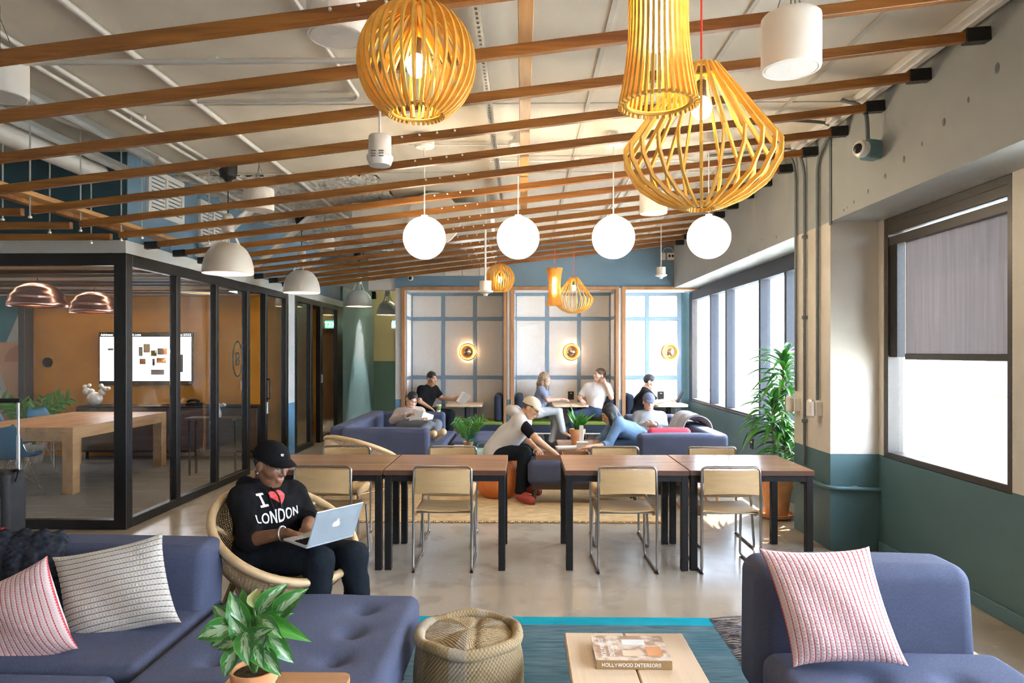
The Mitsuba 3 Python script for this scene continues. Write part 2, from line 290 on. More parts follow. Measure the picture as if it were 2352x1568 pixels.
# glass meeting room fronts: every post, rail and pane is a part
def glass_front():
    k = Kit(); XG, YG = -3.565, 6.09
    k.add('rail', cat(bx(-9, XG, YG, YG + .075, 2.38, 2.49, .004)), 'black_metal'); k.add('rail', bx(-9, XG, YG, YG + .075, 0, .085, .004), 'black_metal')
    k.add('post', bx(XG - .115, XG, YG, YG + .1, 0, 2.49, .004), 'black_metal')
    k.add('post', bx(-6.3, -6.22, YG, YG + .075, 0, 2.49, .004), 'black_metal')
    k.add('pane', bx(-6.22, XG - .115, YG + .034, YG + .036, .08, 2.4), 'clear_glass'); k.add('pane', bx(-9, -6.3, YG + .034, YG + .036, .08, 2.4), 'clear_glass')
    place(k, 'window_1', 'black framed glass front of the meeting room facing the lounge', kind='structure')
    k = Kit()
    k.add('rail', bx(XG - .075, XG, YG + .1, 8.89, 2.38, 2.49, .004), 'black_metal'); k.add('rail', bx(XG - .075, XG, YG + .1, 8.89, 0, .085, .004), 'black_metal')
    for a, b in ((6.99, 7.07), (7.9, 7.97), (8.8, 8.89)): k.add('post', bx(XG - .08, XG, a, b, .0, 2.49, .004), 'black_metal')
    for a, b in ((6.19, 6.99), (7.07, 7.9), (7.97, 8.8)): k.add('pane', bx(XG - .038, XG - .036, a, b, .08, 2.4), 'clear_glass')
    place(k, 'window_2', 'black framed glass side wall of the meeting room along the walkway', kind='structure')
    k = Kit()
    k.add('rail', bx(XG - .075, XG, 8.89, 10.34, 2.40, 2.49, .004), 'black_metal'); k.add('rail', bx(XG - .075, XG, 9.43, 10.34, 0, .085, .004), 'black_metal')
    for a, b in ((9.43, 9.5), (10.25, 10.34)): k.add('post', bx(XG - .08, XG, a, b, 0, 2.49, .004), 'black_metal')
    k.add('pane', bx(XG - .038, XG - .036, 9.5, 10.25, .08, 2.41), 'clear_glass')
    k.add('handle', tube(bend([(XG, 9.455, .95), (XG + .05, 9.455, .95), (XG + .05, 9.455, 1.22), (XG, 9.455, 1.22)], .02), .011), 'black_metal')
    k.add('lock', bx(XG, XG + .02, 9.44, 9.49, .74, .9, .004), 'galvanized')
    place(k, 'door_1', 'black framed glass sliding door standing open beside the orange wall', kind='structure')
    struct('wall_post', bx(XG - .1, XG + .004, 10.345, 10.62, 0, 2.49), 'post_paint', 'white wall end with blue base between two glass rooms')
    k = Kit()
    k.add('rail', bx(XG - .075, XG, 10.64, 13.5, 2.40, 2.49, .004), 'black_metal'); k.add('rail', bx(XG - .075, XG, 10.64, 11.6, 0, .085, .004), 'black_metal'); k.add('rail', bx(XG - .075, XG, 12.0, 13.5, 0, .085, .004), 'black_metal')
    for a, b in ((10.64, 10.76), (11.45, 11.56), (11.99, 12.14), (13.1, 13.5)): k.add('post', bx(XG - .08, XG, a, b, 0, 2.49, .004), 'black_metal')
    for a, b in ((10.76, 11.45), (12.14, 13.1)): k.add('pane', bx(XG - .038, XG - .036, a, b, .08, 2.41), 'clear_glass')
    k.add('lock', bx(XG, XG + .02, 12.04, 12.08, 1.05, 1.2, .004), 'galvanized')
    place(k, 'door_2', 'black framed glass front of the second room with its door ajar', kind='structure')
glass_front()
# windows on the right
def window(name, y0, y1, mulls, label, zt=2.648, zb=.766):
    k = Kit(); x0, x1 = XW + .004, XW + .13
    k.add('frame', cat(bx(x0, x1, y0, y1, zb, zb + .05, .004), bx(x0, x1, y0, y1, zt - .06, zt, .004), bx(x0, x1, y0, y0 + .05, zb, zt, .004), bx(x0, x1, y1 - .05, y1, zb, zt, .004)), 'bronze_frame')
    es = [y0 + .05] + [v for m in mulls for v in (m, m + .06)] + [y1 - .05]
    for m in mulls: k.add('mullion', bx(x0, x1, m, m + .06, zb + .05, zt - .06, .004), 'mullion_paint')
    for a, b in zip(es[::2], es[1::2]): k.add('pane', bx(x1 - .04, x1 - .038, a, b, zb + .05, zt - .06), 'clear_glass')
    return place(k, name, label, kind='structure')
window('window_3', 4.03, 5.45, (), 'large right window half covered by a grey roller blind')
window('window_4', 6.26, 11.75, (7.46, 8.27, 9.63, 10.43), 'long row of bright windows beside the far seating')
window('window_5', .4, 3.4, (1.9,), 'window in the right wall near the viewer'); window('window_6', -3, -.2, (-1.6,), 'window in the right wall behind the viewer')
struct('window_reveal', cat(bx(XW - .002, XW + .004, 11.55, 11.75, .79, 2.6), bx(XW, XW + .13, 6.3, 11.7, 2.47, 2.648)), 'mullion_paint', 'dark housing above the far windows')
# outside
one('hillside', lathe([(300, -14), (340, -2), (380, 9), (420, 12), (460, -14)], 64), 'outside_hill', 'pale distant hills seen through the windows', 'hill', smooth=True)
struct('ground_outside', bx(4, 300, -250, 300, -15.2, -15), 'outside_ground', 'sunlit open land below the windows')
for i in range(12):
    x, y, r = 45 + 13 * (i % 4) + 4 * random.random(), 14 + 26 * (i // 4) + 8 * random.random(), 2 + 1.8 * random.random()
    m = trimesh.creation.icosphere(3, r); v = np.array(m.vertices); v *= (.75 + .5 * meshkit.fbm(v * .8 + i * 9, 3))[:, None]
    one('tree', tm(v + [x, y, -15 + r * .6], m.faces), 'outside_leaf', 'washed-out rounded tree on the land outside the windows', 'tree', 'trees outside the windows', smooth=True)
# ---------------------------------------------------------------- ceiling slats and their fittings
mat('amber_wood', lathe_wood((.62, .33, .05), (.78, .46, .10)), .5, spec=.3)
mat('speaker_cloth', (.80, .76, .71), .8, spec=.2); mat('red_cord', (.75, .05, .03), .5); mat('white_cord', (.75, .74, .72), .5)
mat('copper', (.62, .33, .27), .26, metal=1.0); mat('gold', (.93, .64, .38), .16, metal=1.0); mat('enamel', (.80, .765, .70), .22, clearcoat=.8)
mat('brass_screw', (.8, .76, .7), .3, metal=.6)
def emit(r, g, b): return {'type': 'area', 'radiance': rgb(r, g, b)}
ORD = 'first second third fourth fifth sixth seventh eighth ninth tenth eleventh twelfth thirteenth fourteenth fifteenth sixteenth seventeenth'.split()
def slat_z(x): return 2.604 + (x + 3.56) * .1131
for k in range(-3, 14):
    y0 = 3.67 + .527 * k; yy = lambda x: y0 + .1 * (2.477 - x) / 6.04
    x0, x1 = (-3.5, 2.40) if k <= 4 else (-3.48, 2.40)
    K = Kit()
    up = nrm((-.1131, 0, 1))
    K.add('bar', beam((x0, yy(x0), slat_z(x0)), (x1, yy(x1), slat_z(x1)), .04, .052, .003), 'slat_wood', False)
    K.add('bracket', beam((x1 - .05, yy(x1), slat_z(x1) - .002), (2.476, yy(2.476), slat_z(2.476) - .002), .058, .074, .002), 'black_metal', False)
    if k > 4: K.add('bracket', beam((x0 + .04, yy(x0), slat_z(x0)), (-3.566, yy(-3.566), slat_z(-3.566)), .056, .066, .002), 'black_metal', False)
    for t in range(4):
        xb = -.75 + .11 * t; K.add('bolt_cap', ball((xb, yy(xb) - .022, slat_z(xb) + .012), .0085, 1), 'brass_screw', True)
    place(K, 'ceiling_slat', 'brown timber slat spanning the room under the ceiling, ' + ORD[k + 3] + ' from the viewer', 'slat', 'timber ceiling slats')
for k in range(0, 5):
    y0 = 3.67 + .527 * k + .1
    one('ceiling_slat', cat(beam((-8.8, y0, 2.6), (-3.57, y0, 2.6), .04, .055, .003)), 'slat_wood', ORD[k] + ' level timber slat on the left, ending at the plank strip', 'slat', 'level slats left of the plank strip', smooth=False)
for i, x in enumerate((-3.70, -3.575)):
    one('ceiling_plank', bx(x, x + .118, 1.2, 6.95, 2.70, 2.735, .003), 'plank_wood', ('outer' if i == 0 else 'inner') + ' flat timber plank running back above the left slat ends', 'plank', 'planks above the slat ends', smooth=False)
one('stringer', bx(-3.62, -3.56, 1.2, 6.05, 2.665, 2.70, .003), 'slat_wood', 'dark timber stringer under the planks at the left slat ends', 'beam', smooth=False)
for i, (x, y, z) in enumerate(((-3.52, 4.25, 2.6), (-3.50, 4.80, 2.61), (-3.49, 5.34, 2.61), (-3.48, 5.87, 2.62), (-3.30, 5.87, 2.64), (-2.95, 6.38, 2.67), (-3.72, 4.83, 2.6), (-3.75, 5.36, 2.6), (-3.75, 5.88, 2.6))):
    K = Kit(); K.add('rod', rod((x, y, z - .05), (x, y, CZ + .01), .0055, 6), 'galvanized'); K.add('nut', cyl((x, y, z - .06), .014, .014, 6), 'brass_screw', False)
    place(K, 'hanger_rod', ORD[i] + ' thin steel hanger rod between ceiling and left slat ends', 'rod', 'hanger rods at the left')
one('spine_board', bx(-.02, .05, -1, 7.25, 3.10, 3.14, .003), 'plank_wood', 'long timber spine board running back above the middle of the slats', 'beam', smooth=False)
def strut(x, y0, y1, z):
    b = [bx(x - .021, x - .018, y0, y1, z, z + .041), bx(x + .018, x + .021, y0, y1, z, z + .041), bx(x - .021, x + .021, y0, y1, z + .038, z + .041)]
    b += [bx(x - .021, x - .007, y0, y1, z, z + .003), bx(x + .007, x + .021, y0, y1, z, z + .003)] + [bx(x - .02, x + .02, y, y + .022, z, z + .004) for y in np.arange(y0, y1, .05)]
    return cat(b)
one('strut_channel', strut(-.235, 1.5, 8.3, 3.33), 'galvanized', 'slotted steel strut channel along the ceiling beside the spine board', 'channel', smooth=False)
for i, x in enumerate((-3.52, -3.30)):
    one('strut_rail', cat(bx(x - .025, x + .025, -1, 6.1, 3.21 + .11 * i, 3.25 + .11 * i, .002), bx(x - .025, x - .015, -1, 6.1, 3.18 + .11 * i, 3.21 + .11 * i)), 'galvanized', ('outer' if i == 0 else 'inner') + ' galvanized rail running back at the upper left', 'rail', 'galvanized rails', smooth=False)
one('air_duct', tube([(-3.70, -1, 3.16), (-3.70, 5.0, 3.16), (-3.70, 5.92, 3.16)], .078, 20), 'white_conduit', 'round white pipe at the upper left in front of the dark blue wall', 'duct')
def conduit(pts, r, label, m='white_conduit', clips=()):
    K = Kit(); K.add('pipe', tube(bend(pts, .12, 6), r, 8), m, True)
    for c in clips: K.add('clip', cbx(c, .05, .03, .03, .003), m, False)
    return place(K, 'conduit', label, 'pipe')
conduit([(-2.33, -1, 3.38), (-2.33, 6.9, 3.38), (-2.33, 9.5, 3.38)], .02, 'thick white conduit along the ceiling, third from the left wall', clips=[(-2.33, y, 3.40) for y in (2.5, 4.0, 5.5)])
conduit([(-3.03, -1, 3.38), (-3.03, 9.5, 3.38)], .016, 'white conduit along the ceiling, left of a close pair', clips=[(-3.03, y, 3.40) for y in (3.2, 5.2)])
conduit([(-2.92, -1, 3.38), (-2.92, 9.5, 3.38)], .016, 'white conduit along the ceiling, right of a close pair', clips=[(-2.92, y, 3.40) for y in (3.2, 5.2)])
conduit([(-3.5, -1, 3.36), (-3.5, 5.2, 3.36), (-3.3, 5.6, 3.36), (-3.3, 9, 3.36)], .02, 'white conduit that bends sideways near the blue wall')
conduit([(-1.17, 1.0, 3.38), (-1.14, 4.80, 3.38), (-2.34, 4.83, 3.38)], .014, 'white conduit that turns left behind the round lamp')
conduit([(-4.6, 3.55, 3.12), (-.70, 3.55, 3.12)], .016, 'straight white sprinkler pipe crossing the upper left', clips=[(-1.62, 3.55, 3.13)])
conduit([(-1.0, 5.9, 3.39), (.0, 5.9, 3.39)], .009, 'thin grey conduit crossing the ceiling above the third slat', 'white_conduit')
conduit([(-.3, 6.3, 3.36), (1.6, 6.3, 3.36), (1.6, 11, 3.36)], .012, 'thin white conduit feeding the globe lamps', clips=[(.5, 6.3, 3.38), (1.2, 6.3, 3.38)])
conduit([(1.1, 6.0, 3.385), (1.1, 10.8, 3.385)], .014, 'white conduit running back along the right of the ceiling')
conduit([(1.9, 5.3, 3.40), (2.43, 5.35, 3.38), (2.455, 5.72, 3.2), (2.455, 5.72, 1.2)], .013, 'dark conduit down the pier nearest the window', 'dark_conduit')
conduit([(1.7, 6.3, 3.40), (2.40, 6.0, 3.38), (2.455, 5.98, 3.2), (2.455, 5.98, .78), (2.455, 5.98, .62)], .012, 'dark conduit down the middle of the pier', 'dark_conduit', [(2.46, 5.98, z) for z in (1.0, 1.9, 2.6)])
conduit([(1.9, 6.7, 3.40), (2.43, 6.2, 3.38), (2.455, 6.17, 3.2), (2.455, 6.17, 1.25)], .012, 'dark conduit down the far edge of the pier', 'dark_conduit')
conduit([(2.45, 6.0, .51), (2.45, 5.50, .51), (2.86, 5.50, .50)], .017, 'painted conduit wrapping the foot of the pier under the window', 'teal_paint', [(2.46, 5.7, .51), (2.66, 5.515, .51)])
def pipe_strip(x):
    return bx(x - .02, x + .02, -1, 11.1, 3.36, 3.42, .004)
one('cable_tray', cat(bx(2.35, 2.46, -1, 6.2, 3.37, 3.42, .006), bx(2.39, 2.43, -1, 6.2, 3.35, 3.37, .003)), 'white_conduit', 'cream cable trunking where the ceiling meets the right beam', 'trunking', smooth=False)
# diagonal braces against the blue wall
for i, (y, l) in enumerate(((7.5, 'nearest white steel brace slanting up the blue wall'), (8.9, 'second white steel brace slanting up the blue wall'), (10.4, 'third white steel brace slanting up the blue wall'))):
    one('brace', cat(beam((-3.6, y, 2.66), (-2.75, y, 3.42), .10, .012), beam((-3.6, y + .05, 2.66), (-2.75, y + .05, 3.42), .012, .09)), 'white_paint', l, 'brace', 'wall braces', smooth=False)
def vent(y0, y1, z0, z1, label):
    K = Kit(); x = -3.6; w = .05
    K.add('frame', cat(bx(x, x + .03, y0, y1, z0, z0 + w), bx(x, x + .03, y0, y1, z1 - w, z1), bx(x, x + .03, y0, y0 + w, z0, z1), bx(x, x + .03, y1 - w, y1, z0, z1), bx(x, x + .03, (y0 + y1) / 2 - .02, (y0 + y1) / 2 + .02, z0, z1)), 'white_paint', False); K.add('backing', bx(x - .002, x + .001, y0, y1, z0, z1), 'dark_conduit', False)
    for a, b in ((y0 + w, (y0 + y1) / 2 - .02), ((y0 + y1) / 2 + .02, y1 - w)):
        for z in np.arange(z0 + w + .005, z1 - w - .01, .040): K.add('louver', mv(bx(-.002, .002, a, b, -.013, .013), TR(x + .016, 0, z) @ RY(30)), 'white_paint', False)
    place(K, 'air_vent', label, 'vent', 'louvred vents')
vent(6.47, 7.16, 2.93, 3.38, 'large white louvred vent on the blue wall, nearer one'); vent(7.52, 8.2, 2.80, 3.30, 'white louvred vent on the blue wall, farther one')
# ducts and odd ceiling gear in the middle distance
K = Kit(); K.add('box', bx(-1.95, -.35, 7.75, 8.6, 3.02, 3.30, .01), 'white_paint', False); K.add('disc', mv(cyl((0, 0, 0), .30, .05, 40), TR(-1.0, 7.68, 3.10) @ RX(-90)), 'white_paint', 30)
K.add('clip', bx(-1.5, -1.42, 7.72, 7.75, 3.14, 3.20), 'white_conduit', False); K.add('clip', bx(-.62, -.54, 7.72, 7.75, 3.06, 3.14), 'white_conduit', False)
place(K, 'duct_box', 'cream rectangular duct box with a large round end plate', 'duct')
one('round_duct', tube(curve([(-1.05, 8.65, 3.2), (-.85, 9.3, 3.2), (-.75, 10.0, 3.2), (-.6, 11.1, 3.2)], 16), .17, 20), 'white_paint', 'fat round white duct dropping toward the booths', 'duct')
for i, x in enumerate((-2.55, -1.95)):
    one('wall_panel', bx(x, x + .5, 11.25, 11.35, 2.62 + .02 * i, 3.2, .004), 'white_paint', ('left' if i == 0 else 'right') + ' white equipment panel above the corridor', 'panel', smooth=False)
# ---------------------------------------------------------------- lamps
def hang_wires(K, x, y, z0, dx, n=3):
    for i in range(n):
        a = 2 * np.pi * i / n + .4; K.add('wire', rod((x + dx * math.cos(a), y + dx * math.sin(a), z0), (x, y, CZ), .0022, 5), 'white_cord')
def speaker(x, y, z, r, h, label, wires=True):
    K = Kit(); K.add('drum', lathe([(0, h), (r * .93, h), (r * .99, h - .008), (r, h - .02), (r, .012), (r * .97, .002), (r * .9, 0), (r * .88, .006), (0, .006)], 40), 'speaker_cloth', 40)
    K.add('grille', cyl((0, 0, .001), r * .86, .004, 40), 'white_paint', 40); K.add('emblem', cbx((0, -.02, .0), .03, .012, .003), 'speaker_cloth', False)
    if wires:
        for i in range(3):
            a = 2 * np.pi * i / 3 + .4; K.add('wire', rod((r * .6 * math.cos(a), r * .6 * math.sin(a), h), (0, 0, min(h + .22, CZ - z)), .0022, 5), 'dark_conduit')
        K.add('wire', rod((0, 0, h), (0, 0, CZ - z), .003, 5), 'dark_conduit')
    place(K, 'pendant_speaker', label, 'speaker', 'white drum speakers', TR(x, y, z))
speaker(1.173, 3.0, 2.83, .125, .235, 'white fabric drum speaker hanging at the upper right')
speaker(-2.406, 6.2, 2.89, .132, .2, 'white drum speaker between the slats above the nearest dome lamp')
speaker(1.262, 6.6, 2.93, .132, .2, 'white drum speaker half hidden behind the open diamond lamp')
speaker(-2.62, 9.0, 2.95, .125, .2, 'small distant white drum speaker above the second dome lamp')
speaker(-.82, 3.0, 2.985, .13, .2, 'white drum speaker behind the nearest slat, left of the round lamp')
speaker(-2.75, 3.55, 2.94, .13, .2, 'white drum speaker cut by the left edge at the top')
mat('opal', (.9, .9, .88), .3)
for i, x in enumerate((-.817, -.036, .755, 1.544)):
    K = Kit(); y, z = 5.68, 2.549
    K.add('globe', ball((x, y, z), .177, 4), 'opal', True, emitter=emit(7.5, 6.1, 4.2)); K.add('collar', cyl((x, y, z + .168), .028, .022, 16), 'white_gloss')
    K.add('cord', rod((x, y, z + .19), (x, y, 3.33), .006, 6), 'white_cord'); K.add('canopy', lathe([(0, 3.30), (.07, 3.30), (.085, 3.32), (.085, 3.34), (.04, 3.345), (.04, CZ), (0, CZ)], 24), 'white_gloss', False) if False else K.add('canopy', mv(lathe([(0, 3.30), (.07, 3.30), (.085, 3.315), (.085, 3.345), (.045, 3.35), (.045, CZ)], 24), TR(x, y, 0)), 'white_gloss')
    place(K, 'globe_lamp', ('leftmost', 'second from left', 'third from left', 'rightmost')[i] + ' glowing white globe lamp hanging over the tables', 'lamp', 'glowing globe lamps')
BULB = emit(60, 40, 18)
def bulb(K, c, r, e=BULB):
    K.add('bulb', ball(c, r, 3, (1, 1, 1.15)), 'opal', True, emitter=e); K.add('socket', cyl((c[0], c[1], c[2] + r * 1.05), .018, .06, 12), 'black_satin')
def rib(pts, th, ang):   # a flat plywood rib: outline in (r, z), thin across
    p = np.asarray(pts, float); return mv(tube(np.c_[p[:, 0], 0 * p[:, 0], p[:, 1]], .006, 4, flat=(1, 1)), RZ(ang))
def ribs(K, inner, outer, n, th=.0045):
    inner, outer = np.asarray(inner, float), np.asarray(outer, float); m = len(inner); P = np.vstack([inner, outer[::-1]])
    v = np.vstack([np.c_[P[:, 0], np.full(len(P), s * th), P[:, 1]] for s in (-1, 1)]); L = len(P); f = []
    for i in range(m - 1):
        a, b, c, d = i, i + 1, L - 2 - i, L - 1 - i; f += [[a, b, c], [a, c, d], [a + L, c + L, b + L], [a + L, d + L, c + L]]
    for i in range(L):
        j = (i + 1) % L; f += [[i, i + L, j + L], [i, j + L, j]]
    base = tm(v, f)
    for i in range(n): K.add('rib', mv(base, RZ(360 * i / n)), 'amber_wood', False)
def offset(c, w):
    c = np.asarray(c, float); t = np.gradient(c, axis=0); t /= np.linalg.norm(t, axis=1, keepdims=True) + 1e-9; nn = np.c_[-t[:, 1], t[:, 0]]
    return c + nn * w / 2, c - nn * w / 2
def globe_lamp(x, y, z, label, R=.215, ty=None, cord=True):
    K = Kit(); th = np.linspace(math.radians(-62), math.radians(88), 22)
    c = np.c_[R * np.cos(th) * .985, R * np.sin(th)]; a, b = offset(c, .015); a[:, 0] = np.maximum(a[:, 0], .012); b[:, 0] = np.maximum(b[:, 0], .012)
    ribs(K, a, b, 34)
    top = np.c_[np.linspace(.018, .05, 5), np.linspace(.95, .55, 5) * R]
    i_ = curve([(.016, 0, R * .98), (.03, 0, R * .62), (.075, 0, R * .30), (R * .56, 0, -.02), (R * .54, 0, -R * .5), (R * .44, 0, -R * .80)], 18)[:, [0, 2]]; a, b = offset(i_, .012)
    ribs(K, a, b, 17)
    K.add('ring', mv(tube([(R * .44 * math.cos(t), R * .44 * math.sin(t), 0) for t in np.linspace(0, 2 * np.pi, 40)[:-1]], .006, 6, True), TR(0, 0, -R * .84)), 'amber_wood'); K.add('ring', mv(tube([(.03 * math.cos(t), .03 * math.sin(t), R * .99) for t in np.linspace(0, 2 * np.pi, 20)[:-1]], .008, 6, True), TR()), 'amber_wood')
    bulb(K, (0, 0, -.01), .038); K.add('cord', rod((0, 0, .05), (0, 0, CZ - z), .004, 6), 'red_cord')
    place(K, 'slat_globe_lamp', label, 'lamp', None, TR(x, y, z))
globe_lamp(-.391, 2.52, 2.668, 'large round lamp of curved amber wooden ribs, at the upper middle')
globe_lamp(-.335, 10.1, 2.683, 'small distant round lamp of amber wooden ribs before the left booth')
def diamond_lamp(x, y, z, label):       # z = widest level
    K = Kit(); c = np.array([(.06, .335), (.085, .30), (.283, .03), (.278, -.02), (.235, -.095), (.165, -.145), (.085, -.178), (.05, -.185)])
    a, b = offset(c, .015); ribs(K, a, b, 24)
    K.add('ring', tube([(.055 * math.cos(t), .055 * math.sin(t), .33) for t in np.linspace(0, 2 * np.pi, 30)[:-1]], .008, 6, True), 'amber_wood'); K.add('ring', tube([(.07 * math.cos(t), .07 * math.sin(t), -.180) for t in np.linspace(0, 2 * np.pi, 30)[:-1]], .007, 6, True), 'amber_wood')
    bulb(K, (0, 0, .185), .038); K.add('cord', rod((0, 0, .24), (0, 0, CZ - z), .004, 6), 'red_cord')
    place(K, 'diamond_lamp', label, 'lamp', None, TR(x, y, z))
diamond_lamp(.666, 2.55, 2.322, 'large open diamond lamp of angular amber ribs on a red cord')
diamond_lamp(.759, 10.1, 2.36, 'small distant diamond lamp of amber ribs before the middle booth')
def column_lamp(x, y, z, label, e):       # z = bottom
    K = Kit(); zz = np.linspace(0, .55, 14); r = .082 + .033 * ((zz - .275) / .275) ** 2; a, b = offset(np.c_[r, zz], .013); ribs(K, a, b, 36, .004)
    for h in (.012, .53): K.add('ring', tube([(.098 * math.cos(t), .098 * math.sin(t), h) for t in np.linspace(0, 2 * np.pi, 40)[:-1]], .006, 6, True, flat=(1.4, 1)), 'amber_wood')
    K.add('tube_bulb', mv(lathe([(0, .16), (.028, .17), (.032, .2), (.032, .38), (.02, .41), (0, .415)], 16), TR()), 'opal', True, emitter=e); K.add('cord', rod((0, 0, .41), (0, 0, CZ - z), .004, 6), 'red_cord')
    place(K, 'column_lamp', label, 'lamp', None, TR(x, y, z))
column_lamp(.407, 2.05, 2.335, 'tall waisted lamp of close amber ribs cut by the top edge', emit(44, 31, 16))
column_lamp(.47, 10.0, 2.278, 'small distant waisted lamp of amber ribs beside the diamond one', emit(20, 14, 7))
def dome(x, y, z, R, label, dark=False):
    K = Kit(); th = np.linspace(0, math.radians(72), 14); H = R * 1.22
    o = [(R * math.cos(t) ** .8, H * math.sin(t) / math.sin(th[-1])) for t in th]; i_ = [(r - .006, h - .004) for r, h in o[::-1]]
    K.add('shade', lathe([(R - .006, -.002)] + o + [(o[-1][0] * .6, H + .004)] + i_ + [(R - .006, -.002)], 44), 'enamel', 30)
    for q in range(4):
        a = q * np.pi / 2 + .5; K.add('strut', beam((R * .42 * math.cos(a), R * .42 * math.sin(a), H - .005), (R * .2 * math.cos(a), R * .2 * math.sin(a), H + .12), .012, .02), 'enamel', False)
    K.add('neck', lathe([(.0, H + .11), (R * .24, H + .11), (R * .26, H + .14), (R * .22, H + .26), (R * .12, H + .29), (0, H + .29)], 24), 'enamel', 30)
    K.add('lamp_disc', mv(lathe([(0, .10), (R * .62, .095), (R * .62, .09)], 28), SC(1, 1, 1)), 'opal', False, emitter=emit(9, 7, 4))
    K.add('cord', rod((0, 0, H + .28), (0, 0, CZ - z - .06), .005, 6), 'black_satin'); K.add('canopy', lathe([(0, CZ - z - .17), (.03, CZ - z - .165), (.045, CZ - z - .14), (.075, CZ - z - .12), (.085, CZ - z - .06), (.085, CZ - z)], 24), 'black_satin', 30)
    place(K, 'dome_lamp', label, 'lamp', 'enamel dome lamps', TR(x, y, z))
dome(-2.864, 6.6, 2.363, .238, 'nearest cream enamel dome lamp, left of the tables'); dome(-2.924, 9.0, 2.385, .238, 'second cream enamel dome lamp along the glass wall')
dome(-2.96, 12.3, 2.425, .238, 'third dome lamp, in front of the teal corridor wall'); dome(-2.95, 14.9, 2.414, .238, 'farthest dome lamp, half hidden by the booth wall')
scene['corridor_downlight'] = {'type': 'spot', 'intensity': rgb(38, 38, 36), 'cutoff_angle': 26, 'beam_width': 14, 'to_world': T().look_at(origin=[-3.25, 14.9, 2.75], target=[-3.6, 14.9, .6], up=[0, 1, 0])}
one('downlight', cyl((-3.25, 14.9, 2.76), .05, .16, 16), 'black_satin', 'small black downlight over the corridor wall', 'lamp')
for i, (x, y, z) in enumerate(((-5.6, 7.8, 2.13), (-5.6, 8.85, 2.12))):
    K = Kit(); R = .29; prof = []
    for t in np.linspace(0, 1, 40):
        a = t * math.pi / 2; prof.append((R * math.cos(a) ** .85 + .008 * math.sin(t * 26) * (1 - t), .27 * math.sin(a)))
    def swirl(v):
        return v
    m = lathe(prof, 56); v = np.array(m.vertices); an = np.arctan2(v[:, 1], v[:, 0]); h = v[:, 2] / .27
    f = 1 + .035 * np.abs(np.sin(1.5 * an + h * 7)) * (1 - h); v[:, :2] *= f[:, None]
    K.add('shade', tm(v, m.faces), 'copper', 50); K.add('rim', tube([(R * math.cos(t), R * math.sin(t), 0) for t in np.linspace(0, 2 * np.pi, 50)[:-1]], .01, 6, True), 'copper')
    K.add('bulb', ball((0, 0, .1), .05, 2), 'opal', True, emitter=emit(9, 6.5, 3.5)); K.add('cord', rod((0, 0, .26), (0, 0, 2.56 - z), .005, 6), 'black_satin')
    place(K, 'copper_lamp', ('left and nearer' if i == 0 else 'right and farther') + ' swirled copper dome lamp over the meeting table', 'lamp', 'copper dome lamps', TR(x, y, z))
# sensors, cameras, boxes
def sensor(x, y, z, label, s=1.0, bar=True):
    K = Kit(); K.add('body', lathe([(0, 0), (.02 * s, .0), (.028 * s, .02 * s), (.075 * s, .035 * s), (.08 * s, .05 * s), (.06 * s, .055 * s), (.06 * s, .15 * s), (0, .155 * s)], 20), 'white_gloss', 30)
    K.add('rod', rod((0, 0, .15 * s), (0, 0, CZ - z), .01 * s if bar else .005, 8), 'white_conduit'); place(K, 'ceiling_sensor', label, 'sensor', None, TR(x, y, z))
sensor(-.41, 7.55, 2.22, 'white sensor hanging on a rod in front of the left booth', 1.1); sensor(1.74, 8.6, 2.52, 'white sensor on a thin cord near the right end of the blue wall', .95, False)
K = Kit(); K.add('body', lathe([(0, -.005), (.05, .0), (.062, .03), (.062, .045), (.053, .05), (.053, .135), (.05, .14), (0, .14)], 28), 'white_gloss', 30); K.add('pole', rod((0, 0, .14), (0, 0, .5), .006, 6), 'white_cord')
for i in range(3):
    for s in (-1, 1): K.add('slot', cbx((s * .018, -.061, .03 + .012 * i), .022, .006, .004), 'dark_conduit', False)
place(K, 'ceiling_sensor', 'white sensor with slots hanging below the large round lamp', 'sensor', None, TR(-.67, 3.2, 2.475))
def dome_cam(M, s, label):
    K = Kit(); K.add('box', cbx((0, .0, 0), .12 * s, .09 * s, .13 * s, .01), 'teal_paint', False) if s > .9 else None
    K.add('housing', mv(lathe([(0, 0), (.055 * s, 0), (.06 * s, .03 * s), (.052 * s, .05 * s), (.035 * s, .055 * s)], 24), TR(-.06 * s, -.0, 0) @ RY(-90)), 'white_gloss', 30)
    K.add('lens_dome', mv(ball((0, 0, 0), .036 * s, 3), TR(-.105 * s, 0, 0)), 'black_metal', True)
    return place(K, 'security_camera', label, 'camera', None, M)
dome_cam(TR(2.40, 4.74, 2.99) @ RZ(20), 1.0, 'white dome camera on a box on the right beam')
conduit([(2.38, 4.74, 3.05), (2.38, 4.76, 3.3), (2.30, 4.95, 3.41)], .014, 'dark cable tube rising from the camera to the ceiling', 'dark_conduit')
dome_cam(TR(-1.82, 11.15, 2.80) @ RZ(90), .8, 'tiny white dome camera under the ceiling left of the booths')
K = Kit(); K.add('box', cbx((2.30, 11.19, 3.16), .075, .03, .12, .006), 'white_gloss', False); K.add('box', cbx((2.42, 11.19, 3.16), .115, .03, .12, .006), 'white_gloss', False)
for s in (-1, 1): K.add('socket', cbx((2.425 + s * .025, 11.172, 3.165), .032, .004, .04), 'black_satin', False)
K.add('cable', tube(curve([(2.30, 11.18, 3.22), (2.33, 11.17, 3.29), (2.42, 11.17, 3.29), (2.46, 11.18, 3.22)], 12), .004, 5), 'white_cord')
place(K, 'outlet_box', 'pair of white outlet boxes on the blue wall at the right', 'box', None, TR(0, 0, 0))
